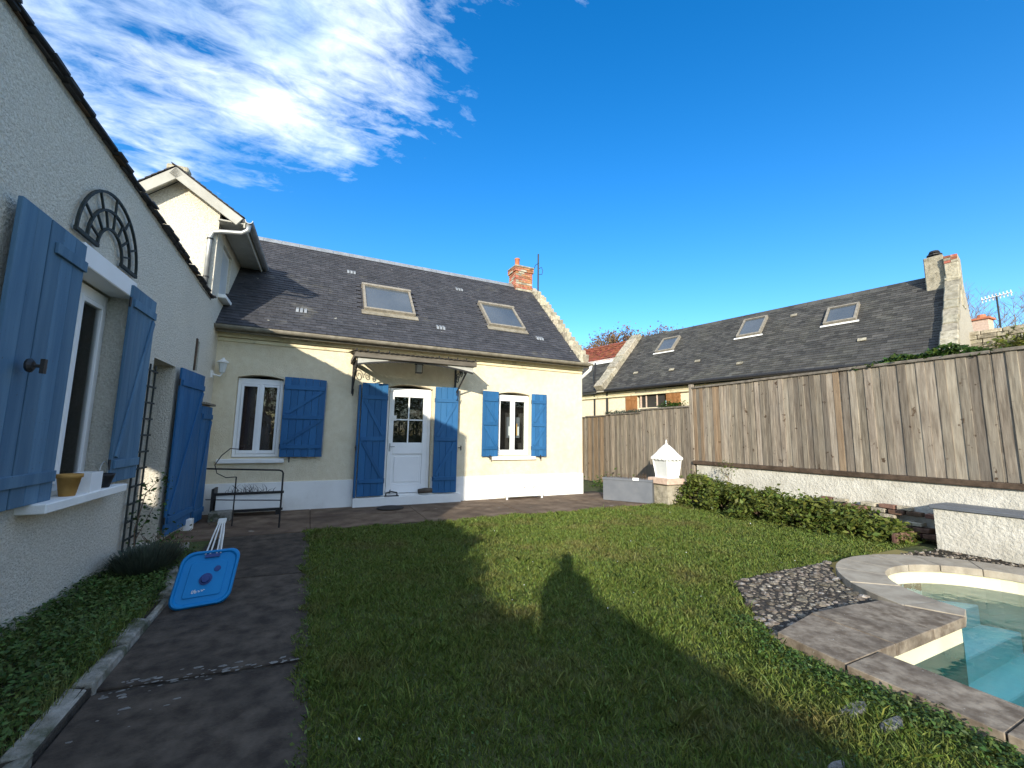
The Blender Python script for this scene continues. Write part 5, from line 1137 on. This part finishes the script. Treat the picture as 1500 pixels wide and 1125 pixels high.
n = 260; np_mesh('foliage', leaf_quads(np.array([-1.5, 6.7, .2])+rng.normal(size=(n, 3))*np.array([.16, .22, .08]), .02), 4, M_BEDLEAF, DB)
q = MB(); q.lathe([(.022, 0), (.022, .20), (.018, .21), (0, .212)], (-1.52, 3.18, .05), 10); q.build('green_tube', pm('green_plastic', (.02, .14, .05), (.03, .18, .07), 4, rough=.5), label='short green plastic tube standing in the bed', cat='tube', smooth=True)
# background trees
def branch_tree(name, label, base, h, spread, mat_leaf, nleaf, lsize, seed, group=None, levels=5, r0=.16):
    rd = random.Random(seed); t = thing(name, label, 'tree', base, group); q = MB(); tips = []
    def grow(p, d, l, r, lev):
        pts = [p]; 
        for k in range(3): d = (d+Vector((rd.gauss(0, .13), rd.gauss(0, .13), rd.gauss(.03, .08)))).normalized(); p = p+d*l/3; pts.append(p)
        q.tube(pts, [r, r*.85, r*.75, r*.62], 5 if lev < 3 else 3)
        if lev >= levels-2: tips.extend(pts[1:])
        if lev < levels:
            for k in range(rd.choice((3, 3, 4))):
                nd = (d+Vector((rd.uniform(-1, 1), rd.uniform(-1, 1), rd.uniform(-.25, .8)))*spread).normalized(); grow(p, nd, l*rd.uniform(.62, .8), r*.58, lev+1)
    grow(Vector(base), Vector((0, 0, 1)), h*.30, r0, 0)
    q.build('trunk', M_BARK if nleaf else M_TWIG, t)
    if nleaf:
        T = np.array([tuple(v) for v in tips]); i = rng.integers(0, len(T), nleaf); np_mesh('crown', leaf_quads(T[i]+rng.normal(size=(nleaf, 3))*.28, lsize, .1), 4, mat_leaf, t)
for i, (px_, lab, hgt, dist) in enumerate(((862, 'russet autumn tree showing over the red roof beside the cottage gable', 9.9, 42), (888, 'copper autumn tree rising over the middle of the red roof', 10.8, 42), (912, 'thin brown autumn tree over the right part of the red roof', 10.9, 44), (938, 'tall pale brown tree just behind the pale gable parapet', 12.3, 42))):
    d = ray(px_, 560); d.z = 0; d.normalize(); p = d*dist
    branch_tree('autumn_tree', lab, (p.x, p.y, 0), hgt*1.22, .75, M_AUTUMN, (9000, 9000, 4500, 6000)[i], .085, 30+i, 'trees behind the red roof', levels=4)
d = ray(1447, 560); d.z = 0; d.normalize(); p = d*46
branch_tree('bare_tree', 'leafless winter tree behind the distant chimney', (p.x, p.y, 0), 14.0, .85, None, 0, 0, 5, levels=6, r0=.17)

# ------------------------------------------------------------------ the photographer, whose shadow lies on the lawn
me = bpy.data.meshes.new('person'); bf = Vector((fwd.x, fwd.y, 0)).normalized(); bs = Vector((right.x, right.y, 0)).normalized(); B0 = CAM-bf*.32; B0.z = 0
def bp_(f, s, z): return tuple(B0+bf*f+bs*s+Vector((0, 0, z*1.04)))
V_ = [bp_(0, 0, .95), bp_(0, 0, 1.15), bp_(.02, 0, 1.38), bp_(.03, 0, 1.48), bp_(.05, 0, 1.58), bp_(.05, 0, 1.70)]
E_ = [(0, 1), (1, 2), (2, 3), (3, 4), (4, 5)]; Rr = [.155, .145, .165, .06, .09, .075]
for sg in (-1, 1):
    b = len(V_); V_ += [bp_(0, sg*.19, 1.40), bp_(.08, sg*.22, 1.16), bp_(.20, sg*.13, 1.36), bp_(.26, sg*.09, 1.44)]; Rr += [.062, .047, .036, .03]; E_ += [(2, b), (b, b+1), (b+1, b+2), (b+2, b+3)]
    b = len(V_); V_ += [bp_(0, sg*.10, .86), bp_(.01, sg*.12, .48), bp_(-.01, sg*.13, .08), bp_(.14, sg*.15, .035)]; Rr += [.095, .065, .05, .035]; E_ += [(0, b), (b, b+1), (b+1, b+2), (b+2, b+3)]
me.from_pydata([tuple(Vector(v)-B0) for v in V_], E_, [])
po = bpy.data.objects.new('person', me); po.location = B0; link(po, None, 'person in dark clothes holding up a phone to take the picture', 'person')
sm = po.modifiers.new('skin', 'SKIN'); ss = po.modifiers.new('sub', 'SUBSURF'); ss.levels = ss.render_levels = 2
for i, v in enumerate(me.skin_vertices[0].data): v.radius = (Rr[i], Rr[i]); v.use_root = (i == 0)
me.materials.append(M_CLOTH)
q = MB(); q.obox(CAM-fwd*.035, right, fwd, -down, .075, .005, .038); q.build('phone', M_BLACKPOT, label='black phone held up in both hands by the person', cat='phone')

# tall hedge closing the garden behind the viewer (seen only as the dark in the window panes)
HG = thing('garden_hedge', 'tall dark evergreen hedge closing the garden behind the person', 'hedge', (10, -14.5, 0))
q = MB()
for k in range(24): x = -6+k*1.55; q.tube([(x, -14.5, 0), (x+random.uniform(-.2, .2), -14.5, 2.5), (x, -14.5, 4.6)], [.08, .06, .03], 5)
q.build('trunks', M_BARK, HG)
n = 26000; np_mesh('foliage', leaf_quads(np.stack([rng.uniform(-6.5, 31, n), -14.5+rng.normal(size=n)*.35, rng.uniform(.05, 4.9, n)+rng.normal(size=n)*.08], 1), .12, .1), 4, M_LEAF, HG)
# ------------------------------------------------------------------ grass
excl = [[(3.30, -9), (8.0, -9), (8.0, 1.9), (7.5, 2.7), (6.9, 3.05), (6.2, 3.18), (5.6, 3.0), (5.2, 2.7), (4.9, 2.3), (3.33, 2.25)], cob]
def inpoly_np(x, y, poly):
    c = np.zeros(len(x), bool); j = len(poly)-1
    for i in range(len(poly)):
        xi, yi = poly[i]; xj, yj = poly[j]
        m_ = ((yi > y) != (yj > y)); xx = (xj-xi)*(y-yi)/((yj-yi) if yj != yi else 1e-9)+xi
        c ^= m_ & (x < xx); j = i
    return c
NB_ = 620000
gx = rng.uniform(-.03, 8.5, NB_); gy = rng.uniform(.3, 7.75, NB_)
dist = np.hypot(gx, gy); keep = rng.uniform(0, 1, NB_) < np.clip((3.2/np.maximum(dist, .5))**.9, 0, 1)
edge = TER_Y+.05*np.sin(gx*2.3)+.04*np.sin(gx*7.1)+.02*np.sin(gx*17)
keep &= (gy < edge) & (gx > .035+.035*np.sin(gy*3.1)+.03*np.sin(gy*9.7)+.02*np.sin(gy*23)) & inpoly_np(gx, gy, [(a-.15 if a < .1 else a, b+.12 if b > 7 else b) for a, b in lawn_poly])
for e in excl: keep &= ~inpoly_np(gx, gy, e)
# not in view behind the camera's left bottom corner: keep only what the picture's ground could show with some margin
keep &= (gx*math.sin(YAW)+gy*math.cos(YAW)) > .9
gx, gy = gx[keep], gy[keep]; n = len(gx); dist = np.hypot(gx, gy)
tuft = np.array([mnoise.noise((x*1.7, y_*1.7, 0)) for x, y_ in zip(gx, gy)]); fine_ = np.array([mnoise.noise((x*9, y_*9, 4)) for x, y_ in zip(gx, gy)])
hgt = .022+.020*np.clip(tuft+.25, 0, 1)+.028*np.clip(fine_+.1, 0, 1); hgt *= rng.uniform(.4, 1.5, n)
hgt = np.where(rng.uniform(0, 1, n) < .015, hgt*1.9, hgt)
a_ = rng.uniform(0, 2*np.pi, n); lean = rng.uniform(.2, 1.3, n)*hgt
wd = (.0016+.0005*dist)*rng.uniform(.7, 1.4, n)
b2 = rng.uniform(0, 2*np.pi, n)
side = np.stack([np.cos(b2), np.sin(b2), 0*b2], 1)*wd[:, None]
B_ = np.stack([gx, gy, np.full(n, -.014)], 1); Mi = B_+np.stack([np.cos(a_)*lean*.4, np.sin(a_)*lean*.4, hgt*.65], 1); T_ = B_+np.stack([np.cos(a_)*lean, np.sin(a_)*lean, hgt], 1)
np_mesh('grass', np.stack([B_-side, B_+side, Mi+side*.8, T_, Mi-side*.8], 1), 5, M_GRASS, label='short uneven lawn grass between path and pool', cat='grass', kind='stuff')
# broad weeds scattered through it
nw = 4200; wx = rng.uniform(.1, 8.0, nw); wy = rng.uniform(.8, 7.5, nw); k_ = inpoly_np(wx, wy, lawn_poly)
for e in excl: k_ &= ~inpoly_np(wx, wy, e)
wn = np.array([mnoise.noise((x*1.1+9, y_*1.1, 2)) for x, y_ in zip(wx, wy)]); k_ &= (wn > -.05) | (np.hypot(wx-3.1, wy-1.9) < .6); wx, wy = wx[k_], wy[k_]
pts = np.repeat(np.stack([wx, wy, 0*wx+.015], 1), 5, 0); pts += rng.normal(size=pts.shape)*np.array([.02, .02, .006])
np_mesh('clover', leaf_quads(pts, .0065, 2.0, .8), 4, M_BEDLEAF, label='clover and broad weeds scattered through the lawn', cat='weeds', kind='stuff')
nd = 46; dx = rng.uniform(.2, 7.6, nd); dy = rng.uniform(1.2, 7.4, nd); k_ = inpoly_np(dx, dy, lawn_poly)
for e in excl: k_ &= ~inpoly_np(dx, dy, e)
np_mesh('daisies', leaf_quads(np.stack([dx[k_], dy[k_], 0*dx[k_]+.04], 1), .0075, 3, 1.), 4, M_PETAL, label='tiny white daisies dotted over the lawn', cat='flowers', kind='stuff')
# clumps creeping over the edge by the pool coping
n = 3800; yv = rng.uniform(.6, 2.6, n); xv = 3.30+.04*np.sin(yv*6)-np.abs(rng.normal(size=n))*.13+np.where(yv > 2.2, (yv-2.2)*.6, 0)
np_mesh('edge_weeds', leaf_quads(np.stack([xv, yv, .005+np.abs(rng.normal(size=n))*.025], 1), .012, .8), 4, M_BEDLEAF, label='weeds creeping along the outside of the pool coping', cat='weeds', kind='stuff')
n = 700; ev = rng.uniform(-.2, 7.5, n); np_mesh('path_edge_weeds', leaf_quads(np.stack([.07+rng.normal(size=n)*.035, ev, .01+np.abs(rng.normal(size=n))*.012], 1), .010, .8), 4, M_BEDLEAF, label='weeds creeping over the edge of the path', cat='weeds', kind='stuff')
